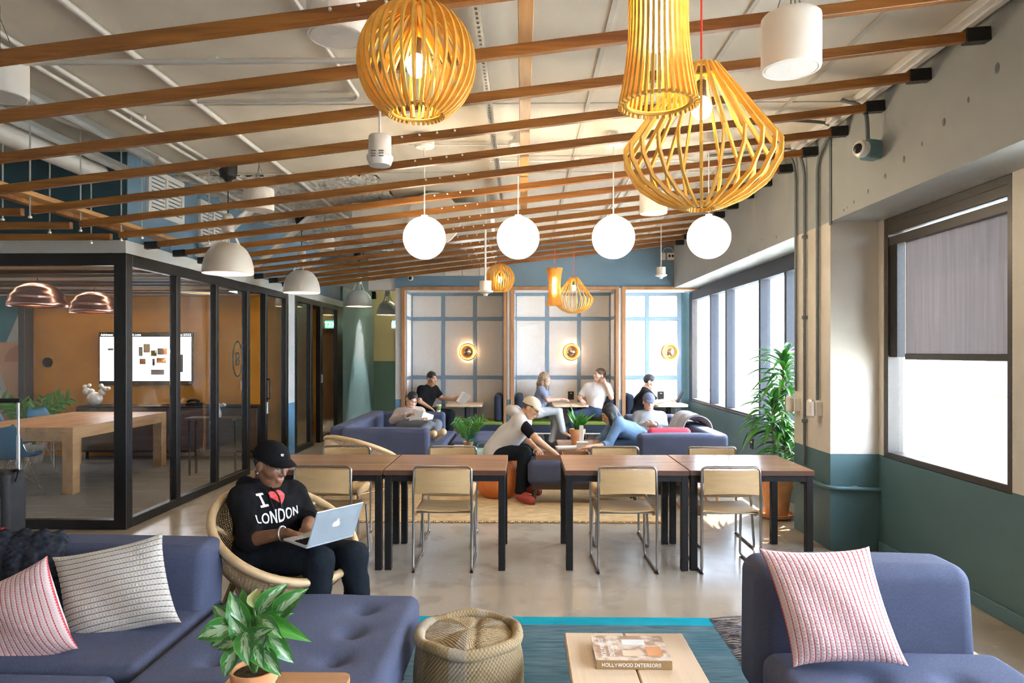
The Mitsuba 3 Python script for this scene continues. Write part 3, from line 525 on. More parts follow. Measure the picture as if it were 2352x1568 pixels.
for i, (y, l) in enumerate(((6.17, 'beige alarm box on the pier edge beside the tall plant'), (5.72, 'white access box on the pier at eye height'))):
    K = Kit(); K.add('back_box', cbx((2.45, y, 1.13), .06, .10, .12, .006), 'white_paint', False); K.add('cover', cbx((2.40, y, 1.13), .05, .085, .15, .015), 'white_gloss', False)
    place(K, 'wall_box', l, 'box')
K = Kit()
for i in range(3): K.add('socket', cbx((2.455, 5.93 + .09 * i, .51), .05, .075, .12, .008), 'black_satin', False)
place(K, 'outlet_strip', 'row of black outlet boxes low on the pier', 'outlet')
K = Kit(); K.add('plate', cbx((2.855, 8.55, .46), .012, .11, .13, .003), 'black_satin', False)
for s in (-1, 1): K.add('socket', cbx((2.846, 8.55 + s * .022, .48), .006, .02, .02), 'white_gloss', False)
place(K, 'wall_outlet', 'black outlet plate on the teal wall under the far windows', 'outlet')
# roller blind on the near window
def blind(p, n, uv):
    g = N(p.y * 260, p.z * 6, 1.0) * .5 + N(p.y * 60, p.z * 2, 4.0) * .5; return mx((.28, .275, .30), (.38, .375, .40), g)
scene['mat_blind_cloth'] = {'type': 'principledthin', 'base_color': mikit.proc(blind), 'roughness': .8, 'diff_trans': .55, 'spec_trans': 0.0}
K = Kit(); K.add('cloth', bx(2.915, 2.9165, 4.09, 5.24, 1.57, 2.50), 'blind_cloth', False); K.add('hem', cbx((2.915, 4.665, 1.565), .014, 1.15, .045, .004), 'bronze_frame', False)
K.add('cassette', bx(2.868, 2.96, 4.05, 5.43, 2.52, 2.64, .006), 'bronze_frame', False); K.add('rail', bx(2.875, 2.95, 4.05, 5.43, 2.43, 2.50, .004), 'bronze_frame', False)
K.add('side_channel', bx(2.88, 2.95, 5.30, 5.44, 1.56, 2.5, .004), 'black_satin', False)
place(K, 'roller_blind', 'grey roller blind pulled half down over the near window', 'blind')
# booth linings, trims and wall lights
def fabric(p, n, uv): return mx((.78, .775, .76), (.86, .855, .84), F(p.x * 60, p.z * 60, 2.0))
mat('felt_panel', mikit.proc(fabric), .95, spec=.1); mat('grid_paint', (.17, .25, .33), .6)
for bi, (x0, x1) in enumerate(booth):
    K = Kit(); w = ('left booth', 'middle booth', 'right booth by the window')[bi]
    K.add('jamb', bx(x0 - .06, x0, BY - .03, BY + .1, 0, ZT + .03, .003), 'trim_wood', False)
    if bi < 2: K.add('jamb', bx(x1, x1 + .05, BY - .03, BY + .1, 0, ZT + .03, .003), 'trim_wood', False)
    K.add('head', bx(x0 - .06, x1 + .05, BY - .03, BY + .1, ZT, ZT + .05, .003), 'trim_wood', False)
    place(K, 'timber_surround', f'timber surround around the {w}', 'surround', 'booth surrounds')
    K = Kit(); cols = [x0 + .0] + ([x0 + .56, x0 + 1.11] if bi < 2 else [x0 + .46]) + [x1 if bi < 2 else 2.70]
    rows = [.02, .34, 1.16, 2.17, ZT - .02]
    for a, b in zip(cols[:-1], cols[1:]):
        for c, d in zip(rows[:-1], rows[1:]): K.add('panel', bx(a + .03, b - .03, BD - .014, BD + .012, c + .03, d - .03, .006), 'felt_panel', False)
    for a in cols: K.add('batten', bx(a - .03, a + .03, BD - .02, BD + .012, 0, ZT, .003), 'grid_paint', False)
    for c in rows[1:]: K.add('batten', bx(cols[0], cols[-1], BD - .02, BD + .012, c - .03, c + .03, .003), 'grid_paint', False)
    if bi < 2:
        for xs, q in ((x0, 1), (x1, -1)):
            for c, d in zip(rows[:-1], rows[1:]): K.add('panel', bx(min(xs, xs + q * .012), max(xs, xs + q * .012), BY + .13, BD - .06, c + .03, d - .03), 'felt_panel', False)
            K.add('batten', bx(min(xs - q * .002, xs + q * .006), max(xs - q * .002, xs + q * .006), BY + .1, BD, 0, ZT), 'grid_paint', False)
    K.add('lid', bx(x0, x1, BY + .1, BD, ZT, ZT + .03), 'white_paint', False)
    place(K, 'booth_lining', f'pale felt panels in a blue grid lining the {w}', 'wall panelling', 'booth linings')
    cx = (-.935, .835, 2.515)[bi]
    K = Kit(); K.add('dish', mv(lathe([(.05, .02), (.09, .025), (.135, .05), (.15, .085), (.146, .086), (.13, .055), (.09, .032), (.05, .026)], 40), RX(90)), 'gold', 40)
    K.add('ball', ball((0, -.115, 0), .088, 3, (1, .75, 1)), 'gold', True); K.add('stem', mv(cyl((0, 0, -.01), .045, .09, 20), RX(90)), 'gold'); K.add('backlight', mv(lathe([(.10, .004), (.125, .004), (.125, .012), (.10, .012), (.10, .004)], 32), RX(90)), 'opal', False, emitter=emit(14, 10.5, 6.5))
    K.add('glow_ring', mv(lathe([(.05, .05), (.06, .05), (.06, .06), (.05, .06), (.05, .05)], 24), RX(90)), 'opal', False, emitter=emit(1.0, .80, .58))
    place(K, 'wall_light', f'round gold dish wall light with mirrored ball in the {w}', 'lamp', 'gold wall lights', TR(cx, BD - .02, 1.60))
    if bi:
        K = Kit(); ox = (.835, 2.38)[bi - 1]; K.add('plate', cbx((ox, BD - .025, .85), .10, .02, .14, .004), 'black_satin', False); K.add('socket', cbx((ox, BD - .036, .89), .03, .006, .015), 'white_gloss', False); place(K, 'wall_outlet', f'black outlet plate above the table in the {w}', 'outlet')
# ---------------------------------------------------------------- furniture materials
def weave(a, b, s=420.0):
    return mikit.proc(lambda p, n, uv: mx(a, b, dr.clip(.5 + .9 * (N(p.x * s, p.y * s, p.z * s) - .5) + .7 * (F(p.x * 5, p.y * 5, p.z * 5) - .5), 0, 1)))
mat('blue_wool', weave((.043, .051, .088), (.078, .090, .136)), .9, spec=.15, sheen=.5)
mat('navy_wool', weave((.018, .024, .04), (.035, .043, .065)), .9, spec=.1); mat('lime_wool', weave((.13, .175, .035), (.19, .24, .06)), .9, spec=.1)
mat('walnut', wood((.17, .082, .045), (.29, .155, .088), 0, .8), .24, spec=.5); mat('walnut_edge', (.085, .036, .022), .4)
mat('ash', wood((.46, .29, .125), (.62, .425, .215), 0, .7), .4, spec=.35); mat('tube_steel', (.42, .40, .38), .22, metal=1.0); mat('chrome', (.8, .8, .8), .08, metal=1.0)
mat('pale_oak', wood((.62, .45, .29), (.76, .60, .43), 1, .8), .45); mat('oak', wood((.36, .19, .075), (.56, .34, .16), 1, .7), .4); mat('rattan_wood', wood((.58, .38, .19), (.74, .54, .31), 2, .6), .45)
mat('table_wood', wood((.32, .145, .055), (.47, .24, .10), 0, .8), .35); mat('dark_leg', (.05, .028, .018), .4)
mat('cane', (.50, .35, .18), .6); mat('terracotta', speck((.55, .235, .095), (.66, .32, .15), 14), .8, spec=.15); mat('soil', speck((.03, .02, .012), (.07, .05, .03), 90), .95, spec=.05)
mat('paper', (.78, .78, .76), .7); mat('white_ceramic', (.78, .77, .74), .25); mat('shell_blue', (.012, .10, .17), .3, spec=.5); mat('suitcase_cloth', weave((.008, .008, .009), (.02, .02, .022)), .7)
mat('orange_leather', speck((.60, .17, .04), (.70, .23, .07), 5), .5, spec=.35); mat('red_cloth', (.72, .06, .09), .8); mat('grey_cloth', weave((.36, .34, .33), (.48, .46, .45)), .9, spec=.1)
def jute(p, n, uv):
    a = F(p.x * 14, p.y * 60, 1.0, octaves=3); return mx((.46, .32, .16), (.70, .53, .32), dr.clip(a * 1.5 - .25, 0, 1))
mat('jute_rug', mikit.proc(jute), .95, spec=.05, bump=(lambda p, n, uv: N(p.x * 90, p.y * 140, 0), .006))
def teal_rug(p, n, uv):
    a = F(p.x * 9, p.y * 70, 2.0, octaves=3); c = mx((.058, .108, .128), (.118, .188, .212), dr.clip(a * 1.6 - .3, 0, 1)); c = mx(c, (.02, .09, .12), ss(.55, .8, F(p.x * 3, p.y * 3, 1.0)) * .5)
    return dr.select(p.y > 3.99, mx((.01, .25, .33), (.02, .30, .38), a), c)
mat('teal_rug', mikit.proc(teal_rug), .95, spec=.05, bump=(lambda p, n, uv: N(p.x * 120, p.y * 260, 0), .004)); mat('fringe_yarn', speck((.05, .045, .055), (.22, .19, .19), 60), .9, spec=.05)
def leafy(a, b, c=None):
    def fn(p, n, uv):
        m = dr.abs(uv.y - .5) * 2; g = mx(a, b, F(uv.x * 3, uv.y * 8, p.x * 4)); return mx(mx(a, b, .9), g, ss(.0, .12, m))
    return mikit.proc(fn)
mat('leaf_green', leafy((.022, .12, .012), (.06, .24, .03)), .3, spec=.5); mat('leaf_dark', leafy((.012, .06, .014), (.03, .12, .03)), .3, spec=.5)
def variegated(p, n, uv):
    m = dr.abs(uv.y - .5) * 2; e = F(uv.x * 9 - m * 5, uv.y * 12, p.x * 9, octaves=3); w = ss(.14, .50, m + (e - .5) * 1.2) ; f = ss(.02, .09, m)
    c = mx((.40, .52, .33), (.030, .15, .022), w); c = mx(c, (.06, .24, .03), ss(.86, .97, m)); return mx((.35, .50, .25), c, f)
mat('leaf_variegated', mikit.proc(variegated), .32, spec=.5); mat('leaf_pale', leafy((.42, .50, .16), (.60, .62, .33)), .35)
mat('plant_stem', (.10, .20, .05), .5); mat('cane_bark', speck((.30, .24, .13), (.48, .41, .26), 30), .8)
mat('page_print', mikit.proc(lambda p, n, uv: mx((.34, .20, .12), (.72, .60, .50), ss(.35, .7, F(p.x * 22, p.y * 30, 1.0, octaves=3)))), .25, clearcoat=.5); mat('book_spine', (.28, .17, .07), .35); mat('print_white', (.85, .84, .82), .5)
scene['mat_vase_glass'] = {'type': 'thindielectric', 'int_ior': 1.5, 'specular_transmittance': rgb(.62, .80, .80)}
scene['mat_tumbler_glass'] = {'type': 'thindielectric', 'int_ior': 1.5}
def sheet(P, th):
    P = np.asarray(P, float); n, m = P.shape[:2]; du, dv = np.gradient(P, axis=0), np.gradient(P, axis=1); nn = np.cross(du, dv); nn /= np.linalg.norm(nn, axis=-1, keepdims=True) + 1e-12
    v = np.vstack([(P + nn * th / 2).reshape(-1, 3), (P - nn * th / 2).reshape(-1, 3)]); o = n * m
    i, j = np.meshgrid(np.arange(n - 1), np.arange(m - 1), indexing='ij'); g = lambda a, b: (a * m + b).ravel()
    Q = np.stack([g(i, j), g(i + 1, j), g(i + 1, j + 1), g(i, j + 1)], 1); q = [Q, Q[:, ::-1] + o]
    ring = np.r_[np.arange(n) * m, (n - 1) * m + np.arange(1, m), (np.arange(n - 2, -1, -1)) * m + m - 1, np.arange(m - 2, 0, -1)]
    r2 = np.roll(ring, -1); q.append(np.stack([ring, r2, r2 + o, ring + o], 1)); q = np.vstack(q)
    return tm(v, np.vstack([q[:, [0, 1, 2]], q[:, [0, 2, 3]]]))
# ---------------------------------------------------------------- rugs
one('jute_rug', bx(-2.3, 1.33, 6.42, 10.0, .0, .014, .004), 'jute_rug', 'coarse tan jute rug under the far seating', 'rug', smooth=False)
one('jute_fringe', cat([rod((x, 6.43, .008), (x + .012 * math.sin(x * 90), 6.385 - .02 * abs(math.sin(x * 57)), .008), .007, 4, .004) for x in np.arange(-2.3, 1.33, .013)]), 'jute_rug', 'pale knotted front fringe of the jute rug', 'fringe', smooth=False, kind='stuff')
K = Kit(); K.add('', bx(-2.6, 1.12, 1.2, 4.11, .0, .008, .002), 'teal_rug', False)
fr = []
for y in np.arange(1.4, 4.1, .022):
    w = 1.6 + math.sin(y * 23); fr.append(tube(curve([(1.11, y, .008), (1.17, y + .02 * math.sin(y * 40), .018), (1.23 + .02 * w, y + .04 * math.sin(y * 31), .012), (1.28 + .03 * w, y + .06 * math.sin(y * 17 + 1), .006)], 6), .0045, 4))
K.add('fringe', cat(fr), 'fringe_yarn', True, stuff=True, label='dark twisted yarn fringe')
place(K, 'teal_rug', 'teal blue flat-weave rug with a bright turquoise end stripe', 'rug')
# ---------------------------------------------------------------- tables and chairs in the middle
def work_table(x0, x1, y0, y1, label):
    K = Kit(); z = .735; K.add('tabletop', bx(x0 + .003, x1 - .003, y0, y1, z - .036, z, .002), 'walnut', False); K.add('edge', cat(bx(x0 + .003, x1 - .003, y0 - .002, y0, z - .036, z - .001), bx(x0 + .003, x1 - .003, y1, y1 + .002, z - .036, z - .001)), 'walnut_edge', False)
    a = .05; K.add('apron', cat(bx(x0 + .01, x1 - .01, y0 + .015, y0 + .05, z - .082, z - .036), bx(x0 + .01, x1 - .01, y1 - .05, y1 - .015, z - .082, z - .036), bx(x0 + .01, x0 + .045, y0 + .02, y1 - .02, z - .082, z - .036), bx(x1 - .045, x1 - .01, y0 + .02, y1 - .02, z - .082, z - .036)), 'black_satin', False)
    for x in (x0 + .008, x1 - .008 - a):
        for y in (y0 + .012, y1 - .012 - a): K.add('leg', bx(x, x + a, y, y + a, 0, z - .036, .003), 'black_satin', False)
    place(K, 'work_table', label, 'table', 'walnut work tables')
work_table(-1.965, -1.024, 4.975, 5.735, 'walnut work table with black legs behind the man with the laptop'); work_table(-1.020, -.118, 4.98, 5.74, 'walnut work table with black legs, right half of the left pair')
work_table(.312, 1.219, 4.99, 5.755, 'walnut work table with black legs, left half of the right pair'); work_table(1.223, 2.13, 5.0, 5.77, 'walnut work table with black legs, beside the window pier')
def chair_kit():
    K = Kit(); w, r = .212, .0095
    def side(s): return [(s * (w - .01), .415, .43), (s * w, .475, .012), (s * w, .40, .012), (s * w, -.005, .012), (s * w, .0, .30), (s * (w - .0), -.0, .60), (s * (w - .004), .012, .765)]
    path = side(-1) + side(1)[::-1]; K.add('frame', tube(bend(path, .035, 4), r, 8), 'tube_steel', True)
    for y in (.06, .40): K.add('crossbar', rod((-w + .005, y, .425), (w - .005, y, .425), .008, 6), 'tube_steel', True)
    u = np.r_[np.linspace(-1, -.80, 7), np.linspace(-.7, .7, 13), np.linspace(.80, 1, 7)]; v = np.linspace(0, 1, 12); G = []
    for a in u:
        row = []
        for b in v:
            t = max(0, abs(a) - .8) / .2; fl = (.062 - .03 * b) * min(1, 4 * b + .35); x = math.copysign(min(abs(a), .8) / .8 * .188 + .018 * math.sin(t * math.pi / 2), a)
            z = .452 - .012 * (1 - (min(abs(a), .8) / .8) ** 2) * (1 - .4 * b) - fl * t ** 1.6 - .03 * max(0, (b - .8) / .2) ** 2; row.append((x, .015 + .415 * b + .02 * (1 - a * a) * (b - .5) * -.4, z))
        G.append(row)
    K.add('seat', sheet(G, .011), 'ash', 40)
    G = [[(.198 * a, -.004 - .022 * (1 - a * a) + .012 * b, .582 + .165 * b - .012 * (a * a) * (1 - b)) for b in np.linspace(0, 1, 8)] for a in np.linspace(-1, 1, 15)]
    K.add('backrest', sheet(G, .011), 'ash', 40)
    for s in (-1, 1):
        for y in (.0, .40): K.add('glide', cbx((s * w, y, .005), .02, .03, .012, .003), 'black_satin', False)
    return K
CH = chair_kit()
for i, (x, rz, l) in enumerate(((-1.455, -3, 'nearest the man with the laptop'), (-.58, 0, 'second in the front row'), (.76, 1, 'third in the front row'), (1.505, 0, 'at the right end of the front row'))):
    place(CH, 'stacking_chair', f'plywood chair with its back to the viewer, {l}', 'chair', 'plywood stacking chairs', TR(x, 4.945, 0) @ RZ(rz))
for i, (x, l) in enumerate(((-1.56, 'leftmost behind the tables'), (-.618, 'second from left behind the tables'), (.812, 'third from left behind the tables'), (1.667, 'rightmost behind the tables'))):
    place(CH, 'stacking_chair', f'light plywood stacking chair facing the viewer, {l}', 'chair', 'plywood stacking chairs', TR(x, 6.04, 0) @ RZ(180))
# ---------------------------------------------------------------- sofas
def tufted(tufts, r=.055, d=.035, top=0.0):
    def fn(v):
        v = v.copy(); up = v[:, 2] > top
        for x, y in tufts:
            q = np.hypot(v[:, 0] - x, v[:, 1] - y); v[up, 2] -= (d * np.exp(-(q / r) ** 2) + .012 * np.exp(-(q / (r * 3)) ** 2))[up]
        return v
    return fn
def block(x0, x1, y0, y1, z0, z1, r, tufts=(), step=.06, lean=0.0, taper=0.0):
    c = A(x0 + x1, y0 + y1, z0 + z1) / 2; h = z1 - z0
    t = tufted([(x - c[0], y - c[1]) for x, y in tufts])
    def fn(v):
        v = t(v); k = (v[:, 2] + h / 2) / h; v[:, 1] += lean * k; v[:, 0] *= 1 - taper * k; v[:, 2] += .010 * np.cos(v[:, 0] / (x1 - x0) * 3) * (v[:, 2] > 0); return v
    return rbox(x1 - x0, y1 - y0, h, r, .016 if tufts else step, 4, fn, c)
def legs(K, pts, h, spl=.03, m='dark_leg'):
    for x, y in pts: K.add('leg', tube([(x, y, h), (x + spl * np.sign(x - K.cx), y + spl * np.sign(y - K.cy), .014 if y > 6.5 else .008)], [.024, .015], 10), m)
def sofa(label, base, back, seats, lg, cat_='sofa', name='sofa'):
    K = Kit(); allp = np.array(lg); K.cx, K.cy = allp[:, 0].mean(), allp[:, 1].mean()
    for b in base: K.add('base', b, 'dark_leg', False)
    for b in seats: K.add('seat', b, 'blue_wool', 60)
    for b in back: K.add('backrest', b, 'blue_wool', 60)
    legs(K, lg, .17); return place(K, name, label, cat_)
sofa('blue wool sofa section with low backrest at the lower left', [bx(-3.25, -1.47, 2.56, 3.34, .15, .19)], [block(-3.3, -1.475, 3.12, 3.36, .30, .69, .055, lean=.03)], [block(-3.3, -1.457, 2.545, 3.34, .18, .405, .05)], [(-3.2, 2.62), (-3.2, 3.3), (-1.55, 2.62), (-1.55, 3.3)])
sofa('blue wool button-tufted ottoman at the lower left', [bx(-1.37, -.60, 2.46, 3.30, .15, .19)], [], [block(-1.450, -.505, 2.40, 3.375, .18, .405, .05, [(-1.2 + .46 * i, 2.66 + .26 * j) for i in range(2) for j in range(3)])], [(-1.32, 2.5), (-1.32, 3.28), (-.62, 2.5), (-.62, 3.28)], 'ottoman', 'ottoman')
sofa('blue wool seat block cut by the lower left corner', [bx(-3.2, -1.6, 1.8, 2.42, .15, .19)], [], [block(-3.3, -1.50, 1.75, 2.52, .18, .405, .04)], [(-3.1, 1.85), (-3.1, 2.4), (-1.65, 1.85), (-1.65, 2.4)], 'ottoman', 'ottoman')
sofa('blue wool armless sofa with tufted seat at the lower right', [bx(1.05, 1.75, 1.95, 2.85, .15, .19)], [block(.925, 1.815, 2.705, 2.965,   .20, .738, .07, taper=.035, lean=.03)], [block(.935, 1.865, 1.85, 2.72, .18, .425, .06, [(1.26, 2.47), (1.56, 2.47), (1.26, 2.15), (1.56, 2.15)])], [(1.05, 1.98), (1.05, 2.85), (1.75, 1.98), (1.75, 2.85)])
sofa('blue corner sofa of the far seating on the left', [bx(-2.25, -1.0, 8.1, 10.3, .12, .18)], [block(-2.15, -1.115, 8.03, 8.26, .16, .685, .05), block(-2.32, -2.08, 8.15, 10.40, .16, .70, .05), block(-2.25, -1.17, 10.2, 10.42, .16, .69, .05)], [block(-2.12, -.98, 8.24, 10.22, .17, .42, .05)], [(-2.2, 8.1), (-1.15, 8.12), (-2.2, 10.3), (-1.1, 10.3)])
sofa('blue seat block in the middle of the far seating', [bx(-.9, -.1, 9.0, 10.1, .13, .18)], [], [block(-.96, -.06, 8.95, 10.15, .17, .42, .05)], [(-.85, 9.05), (-.85, 10.05), (-.15, 9.05), (-.15, 10.05)], 'ottoman', 'ottoman')
sofa('blue corner sofa of the far seating on the right', [bx(1.32, 2.2, 7.6, 9.8, .12, .18)], [block(1.285, 2.26, 7.53, 7.75, .16, .685, .05), block(2.06, 2.29, 7.6, 9.90, .16, .685, .05), block(1.46, 2.25, 9.70, 9.92, .16, .70, .05)], [block(1.25, 2.10, 7.72, 9.75, .17, .42, .05)], [(1.35, 7.6), (2.2, 7.6), (1.5, 9.8), (2.2, 9.8)])
sofa('blue ottoman bench on a timber base beside the orange pouf', [bx(.10, 1.20, 7.10, 7.42, .17, .235)], [], [block(.055, 1.235, 7.05, 7.46, .22, .47, .06)], [(.14, 7.13), (.14, 7.40), (1.15, 7.13), (1.15, 7.40)], 'ottoman', 'ottoman')
# ---------------------------------------------------------------- pillows
def knit_color(base, line, nc, nr, w=.16, dot=.5):
    def fn(p, n, uv):
        x = uv.x * nc; f = x - dr.floor(x); d = dr.minimum(f, 1 - f); a = .5 + .5 * dr.sin(uv.y * nr * 6.2832)
        l = 1 - ss(w * (.35 + .65 * a), w * (.55 + .65 * a) + .03, d)
        c2 = dr.abs(f - .5); hole = (1 - ss(.05, .12, c2)) * ss(.55, .95, .5 + .5 * dr.sin(uv.y * nr * 6.2832 + 3.14)) * dot
        return mx(mx(base, [b * .93 for b in base], N(uv.x * 200, uv.y * 200)), line, dr.clip(l + hole * .6, 0, 1))
    return mikit.proc(fn)
mat('pink_knit', knit_color((.76, .58, .55), (.50, .07, .08), 21, 34, .085), .95, spec=.1, sheen=.3); mat('cream_knit', knit_color((.68, .62, .53), (.17, .165, .19), 16, 34, .085), .95, spec=.1, sheen=.3)
mat('dark_knit', speck((.012, .014, .018), (.035, .038, .045), 60), .95, spec=.05)
def pillow(w, h, th, nc=21, nr=34, n=190, rel=.0035, rot=False):
    s = np.sin(np.linspace(-np.pi / 2, np.pi / 2, n)) * .35 + np.linspace(-1, 1, n) * .65; U, V = np.meshgrid(s, s, indexing='ij')
    prof = np.clip((1 - np.abs(U) ** 2.6), 0, 1) ** .5 * np.clip((1 - np.abs(V) ** 2.6), 0, 1) ** .5
    px = w / 2 * U * (1 - .07 * (1 - np.abs(V) ** 2) * 1) * (1 + .03 * np.abs(V) ** 6); py = h / 2 * V * (1 - .07 * (1 - np.abs(U) ** 2)) * (1 + .03 * np.abs(U) ** 6)
    uv = np.stack([(U + 1) / 2, (V + 1) / 2], -1); uv = uv[..., ::-1] if rot else uv
    f = (uv[..., 0] * nc) % 1; k = np.sin(f * np.pi) ** .6 * (.75 + .25 * np.sin(uv[..., 1] * nr * 2 * np.pi + (f - .5) * 4 * np.sign(f - .5)))
    zt = th / 2 * prof + rel * k + .006 * np.sin(U * 5 + V * 3) * prof
    front = np.stack([px, py, zt], -1); back = np.stack([px, py, -th / 2 * prof], -1)
    i, j = np.meshgrid(np.arange(n - 1), np.arange(n - 1), indexing='ij'); g = lambda a, b: (a * n + b).ravel(); Q = np.stack([g(i, j), g(i + 1, j), g(i + 1, j + 1), g(i, j + 1)], 1)
    st = np.arange(0, n, 9); st = st if st[-1] == n - 1 else np.r_[st, n - 1]; b2 = back[np.ix_(st, st)]; m = len(st); i, j = np.meshgrid(np.arange(m - 1), np.arange(m - 1), indexing='ij'); g = lambda a, b: (a * m + b).ravel(); Q2 = np.stack([g(i, j), g(i, j + 1), g(i + 1, j + 1), g(i + 1, j)], 1) + n * n
    q = np.vstack([Q, Q2]); return tm(np.vstack([front.reshape(-1, 3), b2.reshape(-1, 3)]), np.vstack([q[:, [0, 1, 2]], q[:, [0, 2, 3]]])), np.vstack([uv.reshape(-1, 2), uv[np.ix_(st, st)].reshape(-1, 2)])
def lay(c, x, up):   # frame with local x along x, y along up, z toward the viewer side
    x = nrm(x); z = nrm(np.cross(x, up)); return frame(c, x, np.cross(z, x), z)
def lean(c, x, up): return frame(c, nrm(x), nrm(up), nrm(np.cross(x, up)))
PM, PUV = pillow(.47, .45, .15); CM, CUV = pillow(.47, .40, .14, 16, 34, rot=True)
one('pillow', PM, 'pink_knit', 'pink and white knitted pillow with red lines on the lower right sofa', 'pillow', 'knitted pillows', lean((1.165, 2.59, .645), (.42, -.02, .015), (-.075, .12, .38)) @ SC(.86, .93, .9), smooth=True, uv=PUV)
one('pillow', CM, 'cream_knit', 'cream knitted pillow with grey lines on the lower left sofa', 'pillow', 'knitted pillows', lean((-1.785, 2.97, .558), (.43, .05, .088), (-.15, .14, .33)), smooth=True, uv=CUV)
one('pillow', PM, 'pink_knit', 'pink and white knitted pillow with red lines cut by the left edge', 'pillow', 'knitted pillows', lean((-2.055, 2.73, .505), (.42, .0, .19), (-.205, .13, .295)) @ SC(.9), smooth=True, uv=PUV)
def bobbly(v):
    q = v * A(44, 44, 44); return v * (1 + .0) + nrm_rows(v) * (.028 * np.abs(np.sin(q[:, 0] * .9 + np.sin(q[:, 1])) * np.sin(q[:, 1] * .9 + np.sin(q[:, 2])))[:, None])
def nrm_rows(v): return v / (np.linalg.norm(v, axis=1, keepdims=True) + 1e-9)
one('pillow', rbox(.46, .13, .34, .06, .008, 3, bobbly), 'dark_knit', 'black chunky knitted pillow leaning on the lower left sofa back', 'pillow', 'knitted pillows', lay((-2.34, 3.07, .60), (.45, .02, .0), (0, .10, .3)) @ RX(-90), smooth=True)
# ---------------------------------------------------------------- foreground tables, book, pouf
K = Kit()
for x0, x1 in ((.180, .4285), (.4335, .682)): K.add('board', bx(x0, x1, 1.75, 2.925, .355, .40, .004), 'pale_oak', False)
for x in (.24, .62):
    for y in (1.85, 2.80): K.add('leg', bx(x - .025, x + .025, y - .025, y + .025, 0, .355, .003), 'pale_oak', False)
place(K, 'coffee_table', 'pale oak coffee table of two boards on the teal rug', 'table')
K = Kit(); bw, bh, bt = .288, .222, .034
K.add('pages', bx(-bw / 2 + .004, bw / 2 - .004, -bh / 2 + .002, bh / 2 - .004, .004, bt - .004), 'paper', False); K.add('cover', cat(bx(-bw / 2, bw / 2, -bh / 2, bh / 2, bt - .004, bt), bx(-bw / 2, bw / 2, -bh / 2, bh / 2, 0, .004)), 'page_print', False); K.add('spine', bx(-bw / 2, bw / 2, -bh / 2 - .004, -bh / 2 + .001, 0, bt, .002), 'book_spine', False)
K.add('lettering', mv(text('HOLLYWOOD INTERIORS', .0132, .001, True), TR(-.01, -bh / 2 - .004, .011) @ RX(90)), 'print_white', False, parent='spine')
K.add('title', cat(mv(text('HOLLYWOOD', .019, .0006), TR(-.098, .0, bt) @ RZ(90)), mv(text('INTERIORS', .019, .0006), TR(-.066, -.005, bt) @ RZ(90)), mv(text('A SURVEY OF ROOMS', .006, .0006), TR(-.05, 0, bt) @ RZ(90)) if False else mv(text('INTERIORS', .004, .0005), TR(-.05, 0, bt) @ RZ(90))), 'print_white', False, parent='cover')
for i, (x, y, w, h) in enumerate(((.02, .05, .09, .05), (.09, -.03, .06, .08), (.0, -.05, .07, .05), (.10, .06, .05, .06))): K.add('picture', cbx((x, y, bt + .0003), w, h, .0006), ('paper', 'terracotta', 'pale_oak', 'page_print')[i], False, parent='cover')
place(K, 'book', 'thick brown picture book with white lettering lying on the coffee table', 'book', None, TR(.423, 2.70, .40) @ RZ(-.5))
def pouf_color(p, n, uv):
    a = dr.atan2(p.y - 2.95, p.x + .232); st = N(a * 2.2 + 7, 1.0, 3.0); w = .5 + .5 * dr.sin(a * 84) * dr.sin(p.z * 300)
    c = mx((.24, .165, .085), (.43, .33, .19), w); c = mx(c, (.17, .115, .055), ss(.52, .62, st) * .6); return mx(c, (.40, .38, .33), ss(.62, .7, N(a * 3 + 1, 5.0, 1.0)) * .35)
mat('pouf_jute', mikit.proc(pouf_color), .95, spec=.05)
def pouf():
    pr_ = [(.0, .0), (.19, .0), (.222, .05), (.234, .14), (.236, .22), (.228, .31), (.214, .37)]; m = lathe(curve([(a, 0, b) for a, b in pr_], 90)[:, [0, 2]], 360); v = np.array(m.vertices); a = np.arctan2(v[:, 1], v[:, 0])
    k = .0045 * np.sin(a * 84) * np.sin(v[:, 2] * 300); r = np.hypot(v[:, 0], v[:, 1]); v[:, :2] *= (1 + (k + .006 * (meshkit.fbm(v * 12, 3) - .5)) / np.maximum(r, .05))[:, None] * np.where(r > .05, 1, 1)[:, None]; return tm(v, m.faces)
K = Kit(); K.add('side', pouf(), 'pouf_jute', True)
rr, aa = np.linspace(0, .212, 60), np.linspace(0, 2 * np.pi, 150); R_, A_ = np.meshgrid(rr, aa, indexing='ij'); X_, Y_ = R_ * np.cos(A_), R_ * np.sin(A_)
Zt = .372 + .035 * (1 - (R_ / .212) ** 2) + .004 * np.sin(X_ * 330) * np.sin(Y_ * 330 + X_ * 60) + .02 * (meshkit.fbm(np.stack([X_ * 9, Y_ * 9, X_ * 0], -1), 3) - .5) - .012 * np.exp(-((X_ - .03) / .02) ** 2) * (R_ < .17)
K.add('top', sheet(np.stack([X_, Y_, Zt], -1), .004), 'pouf_jute', True); ring = [(.212 * math.cos(t), .212 * math.sin(t), .382 + .006 * math.sin(5 * t)) for t in np.linspace(0, 2 * np.pi, 90)[:-1]]
tw = tube(ring, .024, 12, True); v = np.array(tw.vertices); v += (meshkit.fbm(v * 90, 2)[:, None] - .5) * .012 * nrm_rows(v); K.add('rim', tm(v, tw.faces), 'pouf_jute', True)
place(K, 'woven_pouf', 'round woven jute pouf with a thick rolled rim on the teal rug', 'pouf', None, TR(-.232, 2.95, 0))
K = Kit(); K.add('tabletop', prism(rrect(-.99, -.585, 1.7, 2.335, .03), .028, .472), 'table_wood', 30)
